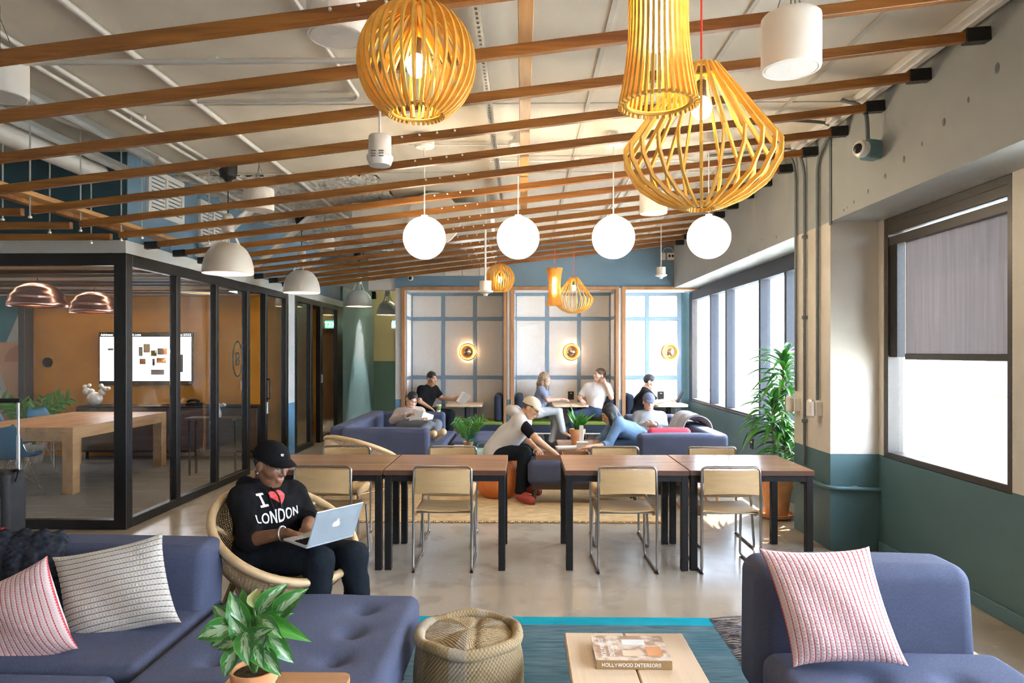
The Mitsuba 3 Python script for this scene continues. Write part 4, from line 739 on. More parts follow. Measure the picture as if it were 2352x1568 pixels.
for x, y in ((-.94, 1.76), (-.635, 1.76), (-.635, 2.28)): K.add('leg', rod((x, y, 0), (x, y, .474), .013, 10), 'table_wood')
place(K, 'side_table', 'small brown timber side table under the potted plant', 'table')
# ---------------------------------------------------------------- plants
def leaf(base, tip, w, sag=.0, facing=(0, -.4, 1), n=12, fold=.22, tipness=.9):
    b, t = np.asarray(base, float), np.asarray(tip, float); L = np.linalg.norm(t - b); d = (t - b) / L; s = nrm(np.cross(d, facing)); up = np.cross(s, d)
    u = np.linspace(0, 1, n); prof = np.sin(np.pi * u ** .78) ** .85 * (1 - .25 * u) ; prof[0] = .08; prof[-1] = .02
    P, UV = [], []
    for a, p in zip(u, prof):
        c = b + d * L * a + up * sag * 4 * a * (1 - a) * L - up * sag * a * a * L * .6
        for k in np.linspace(-1, 1, 7): P.append(c + s * k * p * w / 2 + up * abs(k) * p * w * fold * (1 + .15 * math.sin(a * 20 + k * 3))); UV.append((a, .5 + k / 2))
    P = np.array(P).reshape(n, 7, 3); i, j = np.meshgrid(np.arange(n - 1), np.arange(6), indexing='ij'); g = lambda x, y: (x * 7 + y).ravel(); Q = np.stack([g(i, j), g(i + 1, j), g(i + 1, j + 1), g(i, j + 1)], 1)
    return tm(P.reshape(-1, 3), np.vstack([Q[:, [0, 1, 2]], Q[:, [0, 2, 3]]])), np.array(UV)
def add_leaf(K, m, name='leaf', **k):
    mesh, uv = leaf(**k); return K.add(name, mesh, m, True, uv=uv)
def pot(K, r, h, z0=0, m='terracotta', saucer=False):
    K.add('pot', lathe([(0, z0), (r * .68, z0), (r * .93, z0 + h * .78), (r * .94, z0 + h * .78), (r * 1.02, z0 + h * .78), (r * 1.04, z0 + h), (r * .94, z0 + h), (r * .90, z0 + h * .86), (0, z0 + h * .86)], 40), m, 30)
    K.add('soil', cyl((0, 0, z0 + h * .84), r * .9, .012, 24), 'soil', False)
    if saucer: K.add('saucer', lathe([(0, z0 - .012), (r * .95, z0 - .012), (r * 1.06, z0 + .02), (r * 1.0, z0 + .02), (r * .9, z0), (0, z0)], 32), m, 30)
LV = [(1240, 490, 1330, 690, 0, .075), (1550, 445, 1390, 620, .05, .07), (1660, 470, 1480, 640, .02, .075), (1060, 740, 1260, 680, -.05, .075), (1145, 560, 1290, 680, .02, .06), (1340, 890, 1330, 700, -.10, .07), (1680, 760, 1390, 620, -.02, .055), (1520, 740, 1420, 640, -.08, .055), (1210, 955, 1280, 800, -.06, .06), (1515, 945, 1420, 800, -.06, .06), (1585, 875, 1450, 720, -.02, .06), (1420, 905, 1380, 780, -.09, .055), (1170, 800, 1290, 760, -.03, .05), (1585, 605, 1400, 660, .0, .045), (1390, 470, 1375, 580, .06, .05), (1305, 470, 1360, 640, .08, .045), (1130, 790, 1280, 720, .02, .05), (1450, 560, 1380, 690, .09, .06), (1240, 620, 1330, 740, -.06, .06), (1470, 690, 1350, 760, -.10, .06), (1600, 720, 1420, 700, .05, .05), (1330, 590, 1350, 740, .03, .07)]
K = Kit(); PX, PY, PZ = -.802, 2.03, .655
pot(K, .066, .155, .50 - 0)
def fw(px, py, Y):
    t = (px - 1176) / 1568; dpt = Y / (1 + t * YAW); return A(dpt * (t - YAW), Y, 1.6 - (py - 808) * dpt / 1568)
for i, (tx, ty, bx_, by_, dy, w) in enumerate(LV):
    tip = fw(tx / 2.352, 1150 + ty / 2.352, PY + dy); bs = fw(bx_ / 2.352, 1150 + by_ / 2.352, PY + dy * .4)
    add_leaf(K, 'leaf_pale' if i == 14 else 'leaf_green' if i in (6, 15, 17) else 'leaf_variegated', base=bs - A(PX, PY, 0), tip=tip - A(PX, PY, 0), w=w, sag=.10, facing=(.1 * math.sin(i * 2), -.9, .55))
    K.add('stem', tube(curve([(0, 0, PZ - .03), (bs - A(PX, PY, 0)) * A(.5, .5, 0) + A(0, 0, (PZ + bs[2]) / 2), bs - A(PX, PY, 0)], 6), .004, 5), 'plant_stem')
place(K, 'potted_plant', 'variegated broad-leaved plant in a terracotta pot at the bottom left', 'plant', None, TR(PX, PY, 0))
K = Kit(); pot(K, .15, .345, .02, saucer=True); rg = np.random.default_rng(3)
for i, (x, y, h) in enumerate(((-.02, .0, 1.05), (.06, .05, 1.45), (.03, -.05, .75))):
    K.add('cane', tube(curve([(x, y, .3), (x * 1.4, y * 1.5, h * .6), (x * 1.6, y * 1.4, h)], 10), .017, 8), 'cane_bark')
    for q in range(52):
        a = q * 2.4 + i; z = h - .30 * (q / 52) + .05; L = .24 + .2 * rg.random(); dr_ = .9 * q / 52 - .5; c = A(x * 1.6, y * 1.4, z)
        tip = c + A(math.cos(a) * L, math.sin(a) * L, -dr_ * L * 1.1 - .02); tip[0] = min(tip[0], .34); tip[1] = max(tip[1], -.30) if tip[0] > .0 else tip[1]
        add_leaf(K, 'leaf_green' if q % 3 else 'leaf_dark', base=c, tip=tip, w=.062, sag=.22, facing=(0, -.2, 1), n=9, fold=.15)
place(K, 'tall_potted_plant', 'tall strap-leaved cane plant in a terracotta pot by the window', 'plant', None, TR(2.45, 6.62, .012))
def small_plant(kind, label, M, r, h, seed, m='terracotta'):
    K = Kit(); pot(K, r, h, 0, m); g = np.random.default_rng(seed)
    if kind == 'zz':
        for q in range(9):
            a = q * .7 + .3; L = .36 + .1 * g.random(); tip = A(math.cos(a) * L * .62, math.sin(a) * L * .4, h + L * .85); st = curve([(0, 0, h * .8), tip * A(.35, .35, 0) + A(0, 0, h + L * .45), tip], 10); K.add('stem', tube(st, .006, 5), 'plant_stem')
            for w in range(2, 10):
                for s in (-1, 1):
                    d = nrm(st[min(w + 1, 9)] - st[w - 1]); sd = nrm(np.cross(d, (0, -1, .3))); add_leaf(K, 'leaf_green', base=st[w], tip=st[w] + d * .05 + sd * s * .085, w=.04, sag=.08, facing=(0, -1, .4), n=6)
    else:
        for q in range(26):
            a = q * 2.4; L = .15 + .14 * g.random(); e = .5 + .6 * g.random(); b = A(.01 * math.cos(a), .01 * math.sin(a), h * .85); tip = b + A(math.cos(a) * L * .8 * (1.4 - e), math.sin(a) * L * .8 * (1.4 - e), L * e + .03); add_leaf(K, 'leaf_green' if q % 4 else 'leaf_dark', base=b, tip=tip, w=.045, sag=.10, facing=(0, -.6, .8), n=8)
    place(K, 'potted_plant', label, 'plant', None, M)
# ---------------------------------------------------------------- basket chairs
def basket_chair(label, C, d, th=30):
    K = Kit(); R, c, s = .385, math.cos(math.radians(th)), math.sin(math.radians(th)); d = nrm(A(d[0], d[1], 0)); n = d * s + A(0, 0, c); f = d * c - A(0, 0, s); sd = np.cross(n, f); C = A(*C)
    P = lambda r, a, h: C + r * (math.cos(a) * f + math.sin(a) * sd) - n * h
    ang = np.linspace(0, 2 * np.pi, 73)[:-1]; K.add('hoop', tube([P(R, a, 0) for a in ang], .023, 12, True), 'rattan_wood', True)
    pr_ = [(R * math.cos(t) ** .7 if t < 1.5 else .05, .275 * math.sin(t)) for t in np.linspace(.03, 1.5, 16)]
    st = [tube([P(r, a, h) for r, h in pr_], .0033, 4) for a in np.linspace(0, 2 * np.pi, 121)[:-1]]; K.add('cane_web', cat(st), 'cane', True, stuff=True, label='woven cane web of the bowl')
    hs = [tube([P(r, a, h) for a in ang[::2]], .0033, 4, True) for r, h in np.array([(R * math.cos(t) ** .7, .275 * math.sin(t)) for t in np.linspace(.05, 1.45, 34)])]; K.add('cane_rings', cat(hs), 'cane', True, stuff=True)
    K.add('seat_ring', tube([A(C[0] - .07 * d[0] + .2 * math.cos(a), C[1] - .07 * d[1] + .2 * math.sin(a), .335) for a in ang[::2]], .016, 8, True), 'rattan_wood', True)
    q = A(-d[1], d[0], 0); ft = []
    for u in (-1, 1):
        for w in (-1, 1):
            t0 = A(C[0], C[1], 0) - .07 * d + u * .16 * d + w * .16 * q; ft.append((t0 * A(1, 1, 0) + A(0, 0, .36), t0 + u * .10 * d + w * .10 * q)); K.add('leg', tube(ft[-1], [.02, .014], 8), 'rattan_wood')
    for i, j in ((0, 1), (2, 3), (0, 2), (1, 3)): K.add('stretcher', rod(ft[i][0] * .4 + ft[i][1] * .6, ft[j][0] * .4 + ft[j][1] * .6, .010, 6), 'rattan_wood')
    for w in (-1, 1): K.add('arm_post', tube([ft[1 if w > 0 else 0][0] * A(1, 1, 1), P(R, math.pi + w * 1.1, .0)], [.016, .012], 8), 'rattan_wood')
    place(K, 'basket_chair', label, 'chair', 'woven basket chairs')
basket_chair('round woven basket chair with a pale wooden hoop under the man with the laptop', (-1.27, 3.65, .635), (.85, -.53)); basket_chair('round woven basket chair turned away beside the far left sofa', (-1.72, 7.25, .57), (.55, .83), 24)
# ---------------------------------------------------------------- far seating
def orange_pouf():
    m = lathe(curve([(.0, 0, .0), (.17, 0, .012), (.245, 0, .10), (.265, 0, .21), (.245, 0, .32), (.16, 0, .40), (.0, 0, .415)], 36)[:, [0, 2]], 128); v = np.array(m.vertices); a = np.arctan2(v[:, 1], v[:, 0]); v[:, :2] *= (1 - .03 * np.exp(-(((a * 9 / np.pi) % 1 - .5) / .08) ** 2))[:, None]; v[:, 2] += .006 * np.sin(a * 18) * (v[:, 2] > .2); return tm(v, m.faces)
one('leather_pouf', orange_pouf(), 'orange_leather', 'round orange leather pouf with stitched segments', 'pouf', M=TR(-.26, 7.52, .014), smooth=True)
def low_table(x0, x1, y0, y1, z, m, label, name='low_table'):
    K = Kit(); K.add('tabletop', bx(x0, x1, y0, y1, z - .035, z, .004), m, False)
    for x in (x0 + .05, x1 - .05):
        for y in (y0 + .05, y1 - .05): K.add('leg', bx(x - .02, x + .02, y - .02, y + .02, 0, z - .035), m, False)
    place(K, name, label, 'table')
low_table(-.86, -.22, 8.05, 8.75, .37, 'pale_oak', 'pale low table with plant and glass vases in the far seating'); low_table(.46, 1.06, 8.35, 9.35, .40, 'walnut', 'brown low table with a potted plant and a glass between the far sofas')
K = Kit()
for x in (1.62, 1.98): K.add('side_frame', tube(bend([(x, 6.98, .01), (x, 7.4, .01), (x, 7.4, .36), (x, 6.98, .36)], .03, closed=True), .014, 6, True), 'table_wood')
K.add('tabletop', bx(1.58, 2.02, 6.95, 7.43, .37, .395, .004), 'table_wood', False); place(K, 'sled_table', 'small timber sled-leg table behind the right work tables', 'table')
small_plant('zz', 'glossy feathery plant in a terracotta pot on the pale low table', TR(-.66, 8.28, .37) @ SC(.72), .085, .20, 5); small_plant('lily', 'leafy plant in a terracotta pot on the brown low table', TR(.71, 8.85, .40) @ SC(1.2), .085, .17, 8)
one('glass_vase', lathe([(0, .003), (.07, .003), (.072, .28), (.07, .28)], 28), 'vase_glass', 'tall teal glass cylinder vase on the pale low table', 'vase', M=TR(-.60, 8.12, .37), smooth=30)
m = trimesh.creation.uv_sphere(.085, count=[16, 28]); v = np.array(m.vertices); a = np.arctan2(v[:, 1], v[:, 0]); v[:, :2] *= (1 + .05 * np.sin(a * 14))[:, None]
one('glass_vase', tm(v, m.faces), 'vase_glass', 'round ribbed teal glass vase on the pale low table', 'vase', M=TR(-.47, 8.10, .45), smooth=True)
one('tumbler', lathe([(0, .003), (.042, .003), (.046, .13), (.044, .13)], 24), 'tumbler_glass', 'clear drinking glass on the brown low table', 'glass', M=TR(.90, 8.62, .40), smooth=30)
one('card_holder', cat(cbx((0, 0, .045), .14, .10, .09, .004), cbx((-.01, .03, .19), .05, .012, .2, .003)), 'paper', 'white card stand in front of the plant on the brown low table', 'card stand', M=TR(.74, 8.45, .40), smooth=False)
one('magazine', cbx((0, 0, .012), .28, .2, .024, .004), 'paper', 'white magazine on the front of the brown low table', 'magazine', M=TR(.66, 8.42, .40) @ RZ(6) @ TR(-.05, -.02, 0) if False else TR(.60, 8.385, .45) @ SC(.01) if False else TR(.56, 8.50, .40) @ RZ(8), smooth=False)
one('box', cbx((0, 0, .04), .13, .10, .08, .004), 'paper', 'white box on the pale low table behind the pot', 'box', M=TR(-.78, 8.4, .37), smooth=False)
K = Kit(); K.add('tray', cat(bx(.14, .72, 7.12, 7.42, .47, .48), bx(.14, .72, 7.12, 7.135, .47, .525), bx(.14, .72, 7.405, 7.42, .47, .525), bx(.14, .155, 7.12, 7.42, .47, .525), bx(.705, .72, 7.12, 7.42, .47, .525), bx(.425, .435, 7.12, 7.42, .47, .52)), 'walnut', False)
for i in range(12):
    x = .185 + .045 * i; K.add('point', prism(Polygon([(x - .018, 7.14), (x + .018, 7.14), (x, 7.25)]), .002, .48), 'pale_oak' if i % 2 else 'walnut_edge', False)
place(K, 'game_board', 'open brown board game case on the blue ottoman bench', 'game board')
g = np.random.default_rng(4)
for i in range(14):
    x, y = .17 + .5 * ((i * 5) % 14) / 14, 7.16 + .055 * (i % 4)
    one('game_piece', cyl((0, 0, 0), .017, .012, 14), 'pale_oak' if i % 2 else 'black_satin', ('pale' if i % 2 else 'black') + ' round playing piece in the board game case', 'game piece', ('pale' if i % 2 else 'black') + ' playing pieces', TR(x + (.012 if abs(x - .43) < .03 else 0), y, .4825))
one('pillow', rbox(.50, .14, .30, .06, .03, 4), 'red_cloth', 'red pillow lying behind the near back of the right far sofa', 'pillow', M=TR(1.70, 7.93, .575) @ RX(-12), smooth=True)
def throw():
    U, V = np.meshgrid(np.linspace(-1, 1, 30), np.linspace(0, 1, 40), indexing='ij'); pa = curve([(1.78, 0, .50), (1.98, 0, .62), (2.06, 0, .755), (2.18, 0, .77), (2.27, 0, .72), (2.32, 0, .55)], 40); G = np.zeros(U.shape + (3,)); G[..., 0] = pa[None, :, 0]; G[..., 2] = pa[None, :, 2] + .03 * np.sin(U * 7 + V * 3) + .02; G[..., 1] = 8.75 + U * .34 + .05 * np.sin(V * 6); return sheet(G, .015)
one('throw_blanket', throw(), 'grey_cloth', 'crumpled grey blanket over the back of the right far sofa', 'blanket', smooth=True)
# booths: tables and benches
for (x0, x1, rr_, w) in ((-1.27, -.66, .03, 'left booth'), (.50, 1.08, .03, 'middle booth'), (2.12, 2.72, .12, 'right booth')):
    K = Kit(); K.add('tabletop', prism(rrect(x0, x1, 11.15, 11.76, rr_), .035, .70), 'pale_oak', 30); xc = (x0 + x1) / 2 + .03; K.add('post', rod((xc, 11.5, 0), (xc, 11.5, .70), .04, 14), 'mullion_paint'); K.add('foot', cyl((xc, 11.5, 0), .2, .015, 28), 'mullion_paint')
    place(K, 'booth_table', f'small pale timber table on a single post in the {w}', 'table', 'booth tables')
for (x0, x1, side, w) in ((-1.89, -1.42, -1, 'left end of the left booth'), (-.80, -.33, 1, 'right end of the left booth'), (-.12, .46, -1, 'left end of the middle booth'), (.98, 1.51, 1, 'right end of the middle booth'), (1.69, 2.16, -1, 'left end of the right booth')):
    K = Kit(); K.add('seat', rbox(x1 - x0, .62, .05, .02, .08, 3, c=((x0 + x1) / 2, 11.44, .432)), 'lime_wool', 40); K.add('cushion', rbox(x1 - x0, .60, .13, .02, .08, 3, c=((x0 + x1) / 2, 11.44, .345)), 'navy_wool', 40); K.add('piping', bx(x0, x1, 11.13, 11.75, .262, .28), 'white_paint', False)
    xb = x0 + .07 if side < 0 else x1 - .07; K.add('backrest', rbox(.13, .56, .46, .06, .06, 4, c=(xb, 11.46, .675)), 'navy_wool', 40)
    for x in (x0 + .06, x1 - .06):
        for y in (11.2, 11.68): K.add('hairpin_leg', tube(bend([(x - .03, y, .265), (x, y, .006), (x + .03, y, .265)], .012), .006, 6), 'black_satin')
    place(K, 'booth_bench', f'navy bench with lime seat top at the {w}', 'bench', 'booth benches')
# ---------------------------------------------------------------- meeting room and luggage
K = Kit(); tx0, tx1, ty0, ty1 = -6.35, -5.02, 7.55, 9.55
for i in range(5): K.add('board', bx(tx0 + (tx1 - tx0) * i / 5 + .002, tx0 + (tx1 - tx0) * (i + 1) / 5 - .002, ty0, ty1, .70, .755, .002), 'oak', False)
K.add('apron', cat(bx(tx0 + .02, tx1 - .02, ty0 + .01, ty0 + .06, .60, .70), bx(tx0 + .02, tx1 - .02, ty1 - .06, ty1 - .01, .60, .70), bx(tx0 + .01, tx0 + .06, ty0, ty1, .60, .70), bx(tx1 - .06, tx1 - .01, ty0, ty1, .62, .70)), 'oak', False)
for x in (tx0, tx1 - .125):
    for y in (ty0, ty1 - .125): K.add('leg', bx(x, x + .125, y, y + .125, .006, .70, .004), 'oak', False)
place(K, 'meeting_table', 'long oak meeting table with thick square legs behind the glass', 'table')
def shell_kit():
    K = Kit(); G = []
    for a in np.linspace(-1, 1, 19):
        row = []
        for b in np.linspace(0, 1, 22):
            pa = A(.26 - .46 * min(b / .55, 1) + (-.10 * max(0, (b - .55) / .45)), 0); s = b
            y = np.interp(s, [0, .12, .5, .62, 1], [.235, .2, -.12, -.19, -.27]); z = np.interp(s, [0, .12, .5, .62, 1], [.425, .45, .44, .50, .82]); wd = np.interp(s, [0, .3, .6, .85, 1], [.20, .235, .22, .20, .13]); row.append((a * wd, y + .05 * a * a * max(0, s - .45), z + .06 * a * a * (1 - abs(s - .45)) + .015 * (abs(a) > .9)))
        G.append(row)
    G = np.array(G)
    from scipy.ndimage import gaussian_filter1d
    G = gaussian_filter1d(G, 1.2, axis=1, mode='nearest'); K.add('shell', sheet(G, .008), 'shell_blue', True)
    for x in (-1, 1):
        for y in (-1, 1):
            K.add('leg', tube([(x * .10, y * .10 - .0, .42), (x * .23, y * .22, .006)], .008, 6), 'chrome'); K.add('brace', tube([(x * .05, -y * .12, .41), (x * .20, y * .19, .09)], .005, 5), 'chrome')
    K.add('cross_brace', tube([(-.16, .15, .24), (.16, -.15, .24)], .005, 5), 'chrome'); K.add('cross_brace', tube([(-.16, -.15, .24), (.16, .15, .24)], .005, 5), 'chrome'); return K
SK = shell_kit()
for x, y, rz, l in ((-5.5, 7.26, 10, 'nearest the glass, at the head of the table'), (-6.62, 7.95, -85, 'left of the table, close to the glass'), (-6.55, 8.6, -90, 'in the middle left of the table'), (-6.5, 9.35, -95, 'at the far left corner of the table')):
    place(SK, 'shell_chair', f'blue shell chair on chrome legs, {l}', 'chair', 'blue shell chairs', TR(x, y, .006) @ RZ(rz))
K = Kit(); K.add('cabinet', bx(-6.6, -3.9, 10.0, 10.38, .12, .80, .004), 'black_satin', False)
for x in (-6.5, -5.2, -4.0): K.add('leg', rod((x, 10.1, .006), (x, 10.1, .12), .02, 8), 'black_satin')
for i in range(4): K.add('door', bx(-6.58 + .67 * i, -5.92 + .67 * i, 9.985, 10.0, .15, .77, .002), 'dark_timber', False)
place(K, 'sideboard', 'long dark sideboard under the screen in the meeting room', 'cabinet')
def screen_proc(p, n, uv): return mx((.9, .9, .92), (.95, .95, .95), .5)
K = Kit(); sx0, sx1, sz0, sz1 = -6.47, -5.03, 1.09, 1.90; yS = 10.33
K.add('bezel', bx(sx0, sx1, yS, yS + .05, sz0, sz1, .006), 'black_satin', False); mat('screen_black', (.01, .01, .012), .2)
K.add('picture', bx(sx0 + .02, sx1 - .02, yS - .004, yS - .001, sz0 + .07, sz1 - .07), 'paper', False, emitter=emit(2.4, 2.5, 2.7))
def scr(name, x0, x1, z0, z1, col):
    K.add(name, bx(sx0 + x0 * 1.44, sx0 + x1 * 1.44, yS - .008, yS - .0045, sz0 + z0 * .81, sz0 + z1 * .81), col, False, parent='picture')
for i, (a, b, c, d, m) in enumerate(((.43, .47, .55, .72, 'grey_cloth'), (.48, .55, .62, .78, 'pale_oak'), (.56, .62, .55, .66, 'leaf_green'), (.62, .72, .42, .52, 'orange_leather'), (.44, .50, .40, .50, 'terracotta'), (.575, .60, .37, .50, 'screen_black'), (.63, .73, .58, .70, 'grey_cloth'), (.86, .90, .25, .58, 'screen_black'), (.10, .16, .66, .70, 'grey_cloth'), (.56, .70, .20, .30, 'grey_cloth'))): scr('tile', a, b, c, d, m)
def stext(s, x, z, h): K.add('caption', mv(text(s, h, .002, False, False), TR(sx0 + x, yS - .002, sz0 + z) @ RX(90)), 'print_white', False, emitter=emit(1.2, 1.2, 1.2))
stext('Address: ht', .03, .755, .034); stext('rk.com', .50, .755, .034); stext('ode: 3333', 1.19, .755, .034)
place(K, 'wall_screen', 'large lit white screen with coloured tiles on the orange wall', 'screen')
K = Kit(); K.add('body', ball((0, 0, .10), .10, 3, (1.15, .9, 1)), 'white_ceramic', True)
for x, z, r in ((-.12, .21, .055), (-.15, .28, .03), (-.08, .30, .028), (.11, .20, .05), (.16, .24, .04), (.21, .25, .03), (.10, .29, .035), (-.05, .20, .05)): K.add('lobe', ball((x, 0, z), r, 2), 'white_ceramic', True)
place(K, 'cactus_figure', 'white ceramic cactus figure on the sideboard under the screen', 'figurine', None, TR(-6.42, 10.15, .80))
small_plant('zz', 'green feathery plant standing on the floor left of the sideboard', TR(-7.05, 9.75, .006) @ SC(1.7), .09, .16, 21, 'white_ceramic'); small_plant('zz', 'dark feathery plant at the left corner of the meeting room', TR(-8.1, 9.65, .006) @ SC(1.7), .09, .16, 22, 'white_ceramic')
one('wall_disc', mv(cyl((0, 0, 0), .075, .02, 28), TR(-7.3, 10.395, 1.44) @ RX(90)), 'black_satin', 'small round black disc on the orange wall', 'wall disc')
K = Kit(); K.add('base', bx(-5.02, -4.80, 10.08, 10.25, .80, .84, .01), 'black_satin', False); K.add('handset', tube(curve([(-5.0, 10.1, .86), (-4.91, 10.1, .885), (-4.82, 10.1, .86)], 8), .022, 8), 'black_satin'); place(K, 'desk_phone', 'black desk phone on the sideboard', 'phone')
mat('mural_teal', (.03, .14, .17), .6); mat('mural_peach', (.60, .33, .20), .6); mat('mural_grey', (.45, .45, .43), .6); mat('mural_rose', (.50, .22, .14), .6)
K = Kit()
for pts, m in (([(-8.9, 2.56), (-7.75, 2.56), (-7.75, 2.2), (-7.95, 1.75), (-8.9, 1.75)], 'mural_teal'), ([(-7.95, 1.75), (-7.75, 2.2), (-7.55, 2.56), (-7.55, 1.75)], 'mural_grey'), ([(-8.9, 1.75), (-7.55, 1.75), (-7.55, .9), (-7.9, .9), (-8.2, 1.75)], 'mural_peach'), ([(-8.9, 1.75), (-8.2, 1.75), (-7.9, .9), (-8.9, .9)], 'mural_grey'), ([(-8.9, .9), (-7.55, .9), (-7.55, .1), (-8.9, .1)], 'mural_peach')):
    K.add('shape', mv(prism(Polygon(pts), .006), TR(0, 10.399, 0) @ RX(90)), m, False)
K.add('shape', mv(prism(Point(-7.72, 1.45).buffer(.25).intersection(sbox(-8, 1.45, -7.5, 2)), .006), TR(0, 10.392, 0) @ RX(90)), 'mural_rose', False)
place(K, 'wall_mural', 'mural of teal, peach and grey shapes at the left end of the meeting room', 'mural')
one('column', bx(-7.62, -7.52, 10.2, 10.39, .006, 2.5, .004), 'bronze_frame', 'thin dark post between mural and orange wall', 'post', smooth=False)
K = Kit(); K.add('oval', mv(tube([(.14 * math.cos(t), .22 * math.sin(t), 0) for t in np.linspace(0, 2 * np.pi, 40)[:-1]], .011, 4, True), TR()), 'black_satin'); K.add('letter', mv(text('B', .16, .004, True), TR(0, -.08, 0)), 'black_satin', False)
place(K, 'room_sign', 'black oval outline with the letter B on the glass wall', 'sign', None, frame(A(-3.612, 8.60, 1.51), A(0, 1, 0), A(0, 0, 1), A(1, 0, 0)))
K = Kit(); K.add('shelf', bx(-4.35, -3.72, 8.7, 8.98, .72, .75, .003), 'dark_timber', False); K.add('leg', rod((-4.3, 8.75, .006), (-4.3, 8.75, .72), .015, 8), 'black_satin'); K.add('leg', rod((-3.78, 8.93, .006), (-3.78, 8.93, .72), .015, 8), 'black_satin'); K.add('leg', rod((-4.3, 8.93, .006), (-4.3, 8.93, .72), .015, 8), 'black_satin'); place(K, 'console_shelf', 'small dark console behind the glass near the open door', 'table')
K = Kit(); K.add('body', lathe([(0, 0), (.05, 0), (.055, .05), (.035, .12), (.04, .17), (.02, .19), (0, .19)], 20), 'white_ceramic', 30); K.add('arm', rod((-.09, 0, .14), (.07, 0, .15), .018, 8), 'white_ceramic'); K.add('knob', ball((.09, 0, .16), .03, 2), 'chrome', True); place(K, 'coffee_grinder', 'small white device on the console behind the glass', 'device', None, TR(-3.98, 8.84, .75))
one('light_switch', bx(-4.31, -4.22, 10.37, 10.398, 1.02, 1.16, .004), 'white_gloss', 'white switch plate on the orange wall near the open door', 'switch', smooth=False)
K = Kit(); K.add('housing', cbx((0, 0, 0), .34, .05, .20, .006), 'white_gloss', False)
K.add('face', cbx((0, -.027, 0), .31, .004, .17), 'white_gloss', False, emitter=emit(.05, .75, .35)); K.add('lettering', mv(text('EXIT', .10, .004, True), TR(0, -.033, -.05) @ RX(90)), 'print_white', False, emitter=emit(1.6, 2.4, 2.0)); K.add('stem', rod((0, 0, .10), (0, 0, .5), .012, 8), 'white_gloss')
place(K, 'exit_sign', 'green lit exit sign with white letters at the corridor corner', 'sign', None, TR(-2.83, 15.6, 2.23))
K = Kit(); K.add('jamb', bx(-3.02, -2.94, 16.2, 16.3, 0, 2.15), 'black_metal', False); K.add('jamb', bx(-2.3, -2.22, 16.2, 16.3, 0, 2.15), 'black_metal', False); K.add('head', bx(-3.02, -2.22, 16.2, 16.3, 2.08, 2.16), 'black_metal', False); K.add('leaf', bx(-2.94, -2.3, 16.24, 16.28, .01, 2.08), 'dark_timber', False)
place(K, 'door_3', 'black framed door at the end of the corridor', kind='structure')
K = Kit(); K.add('body', rbox(.40, .24, .60, .05, .06, 3, c=(0, 0, .36)), 'suitcase_cloth', 40); K.add('pocket', rbox(.32, .05, .36, .02, .06, 3, c=(0, -.13, .30)), 'suitcase_cloth', 40); K.add('badge', cbx((.04, -.125, .50), .06, .012, .025, .004), 'chrome', False)
K.add('badge_face', cbx((.04, -.133, .50), .048, .004, .015), 'black_satin', False)
for x in (.16, ): K.add('handle_tube', tube([(x, .06, .64), (x, .06, .93), (x, .06, .932), (x, .06, 1.20)], [.013, .013, .010, .010], 8), 'galvanized')
K.add('handle_tube', tube([(-.14, .06, .64), (-.14, .06, 1.20)], .010, 8), 'galvanized'); K.add('grip', rod((-.16, .06, 1.21), (.18, .06, 1.21), .018, 8), 'black_satin'); K.add('strap', tube(curve([(.15, 0, .655), (.22, -.02, .66), (.22, -.05, .58)], 8), .012, 6), 'black_satin')
for x in (-.15, .15):
    for y in (-.08, .08): K.add('wheel', mv(cyl((0, 0, -.012), .03, .024, 14), TR(x, y, .03) @ RY(90)), 'black_satin')
K.add('tag', cbx((.19, -.124, .19), .06, .006, .10, .002), 'red_cloth', False)
place(K, 'suitcase', 'black upright suitcase with extended handle beside the glass wall', 'suitcase', None, TR(-4.20, 5.35, 0))
